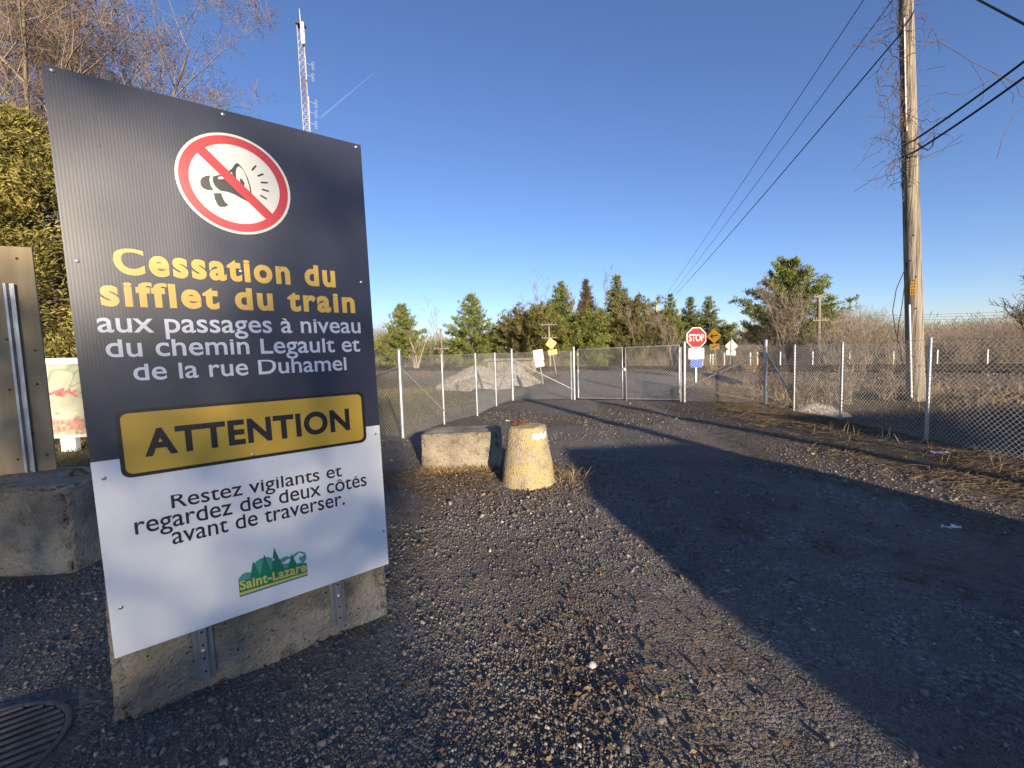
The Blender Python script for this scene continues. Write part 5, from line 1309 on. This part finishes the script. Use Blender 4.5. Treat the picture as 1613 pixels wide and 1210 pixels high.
# ------------------------------------------------------------------ litter
def scrap(px, py, L, W, label, seed, mtl=WHITEPAINT):
    p = gp(px, py); R = rng(seed); n = 7; m_ = 5; V = []
    for i in range(n):
        for j in range(m_):
            u, v = i/(n-1)-.5, j/(m_-1)-.5; V.append((p[0]+u*L*(1-.5*v*v)+R.normal(0, .006), p[1]+v*W*(1-1.2*u*u)+R.normal(0, .006), p[2]+.008+abs(R.normal(0, .014))))
    Fs = [(i*m_+j, (i+1)*m_+j, (i+1)*m_+j+1, i*m_+j+1) for i in range(n-1) for j in range(m_-1)]
    b = MB(); b.add(V, Fs); tag(b.build('plastic_scrap', mtl, None, smooth=True), label, 'litter', 'white litter on the ground')
scrap(1497, 833, .15, .07, 'small white scrap lying on the shaded drive at right', 3)
scrap(1482, 715, .26, .12, 'white scrap in the straw below the near fence post', 4)
scrap(1195, 641, .30, .14, 'white scrap at the foot of the fence corner post', 5)
scrap(1590, 757, .16, .07, 'white scrap in the straw at the right edge', 6)
scrap(800, 664, .10, .05, 'tiny pale scrap on top of the drive behind the cone block', 7)

# ------------------------------------------------------------------ unseen shadow casters behind the viewer; hedge, poles and shed added for shade
K = math.hypot(1, SUN_SLOPE)*SUN_TAN
def build_van():
    t = thing('parked_van', 'grey van parked behind the viewer, throwing the long shadow on the drive', 'van', (4.9, -4.6, 0))
    P = [(3.15, .45), (3.22, 1.02), (3.62, 1.20), (3.94, 1.74), (4.12, 2.12), (4.34, 2.22), (6.55, 2.24), (6.70, 2.10), (6.80, 1.5), (6.84, .45)]
    b = MB(); b.prism([(x, -5.5, z) for x, z in P], (0, 1.9, 0)); b.build('body', VANPAINT, t)
    for x in (3.75, 6.05):
        for y in (-5.45, -3.65): MB().tube([(x, y-.1, .34), (x, y+.1, .34)], .34, 20).build('wheel', RUBBER, t)
    MB().prism([(3.84, -3.595, 1.3), (4.7, -3.595, 1.3), (4.7, -3.595, 1.95), (4.2, -3.595, 1.95)], (0, .006, 0)).build('window', GLASS, t)
build_van()
def build_shade_hedge():
    """unseen cedars added behind the viewer to shade the sign; gaps let soft light through"""
    R = rng(55); y0 = -44.0; N = 7400
    x = R.uniform(9.0, 14.78, N); z = R.uniform(2.5, 13.2, N); y = y0+R.uniform(-.8, .8, N)
    top = 12.75+.3*np.sin(x*2.1)+.15*np.sin(x*5.3)
    side = 14.72+.10*np.sin(z*3.1)
    keep = (z < top) & (x < side)
    sx = SO+SU*0
    def on_plane(px, py):
        uvp = at_sign(px, py); s = uvp[1]-y0; return uvp[0]+SUN_SLOPE*s, uvp[2]+K*s
    for px, py, rx, rz, thin in ((165, 335, .44, .36, .97), (330, 300, .46, .30, .90), (140, 430, .28, .28, .85), (470, 330, .24, .24, .6), (200, 1000, .12, .12, .8), (330, 860, .26, .12, .45), (440, 960, .16, .10, .8), (590, 690, .08, .10, .7), (520, 645, .10, .06, .6), (580, 860, .05, .1, .55), (420, 620, .10, .08, .25)):  # foliage thinned where sun rays must reach the soft glows on the sign
        cx, cz = on_plane(px, py); q = ((x-cx)/rx)**2+((z-cz)/rz)**2
        keep &= ~((np.exp(-q*.8)*thin > R.uniform(0, 1, N)))
    x, y, z = x[keep], y[keep], z[keep]; n = len(x)
    V, Fs = cards(np.stack([x, y, z], 1), R.normal(size=(n, 3)), .32, .23, R)
    t = thing('added_shade_hedge', 'unseen tall cedar hedge added behind the viewer to shade the big sign', 'hedge', (11.9, y0, 0))
    npmesh('crown', V, Fs, CEDAR, t, tint=np.repeat(R.uniform(0, 1, n), 4))
    p0 = []; p1 = []
    for xx in np.linspace(9.4, 14.4, 6): p0.append((xx, y0, 0)); p1.append((xx, y0, 12.2))
    Vt, Ft, _ = prisms(p0, p1, .10, .03, 8); npmesh('trunk', Vt, Ft, BARK, t)
def at_sign(px, py):
    d = ray(px, py); o = np.array([0, 0, EYE]); n_ = np.array(SN); t = np.dot(np.array(SO)-o, n_)/np.dot(d, n_); return o+d*t
build_shade_hedge()
for i, (x0, x1, top, lab) in enumerate(((9.75, 9.12, 5.75, 'leaning timber pole added behind the viewer for its shadow, left of two'), (10.95, 11.05, 5.3, 'upright timber pole added behind the viewer for its shadow, right of two'))):
    t = thing('added_shadow_pole', lab, 'pole', (x0, -12, 0), 'shadow poles added behind the viewer')
    MB().tube([(x0, -12, 0), (x1, -12, top)], .13, 10).build('pole_shaft', WOODPOLE, t)  # unseen pole, added to throw a shadow band across the drive
def build_shade_shed():
    t = thing('added_shade_shed', 'unseen low wooden shed added behind the viewer to shade the ditch at right', 'shed', (18.5, -13, 0))
    MB().box((18.6, -13.2, 2.2), (10.6, 2.4, 4.4)).build('wall', PLY, t)  # unseen bulk, added to shade the ditch behind the right fence
    b = MB(); b.prism([(13.2, -14.6, 4.41), (13.2, -11.8, 4.41), (13.2, -13.2, 4.8)], (10.9, 0, 0)); b.build('roof', WOODPOLE, t)
build_shade_shed()
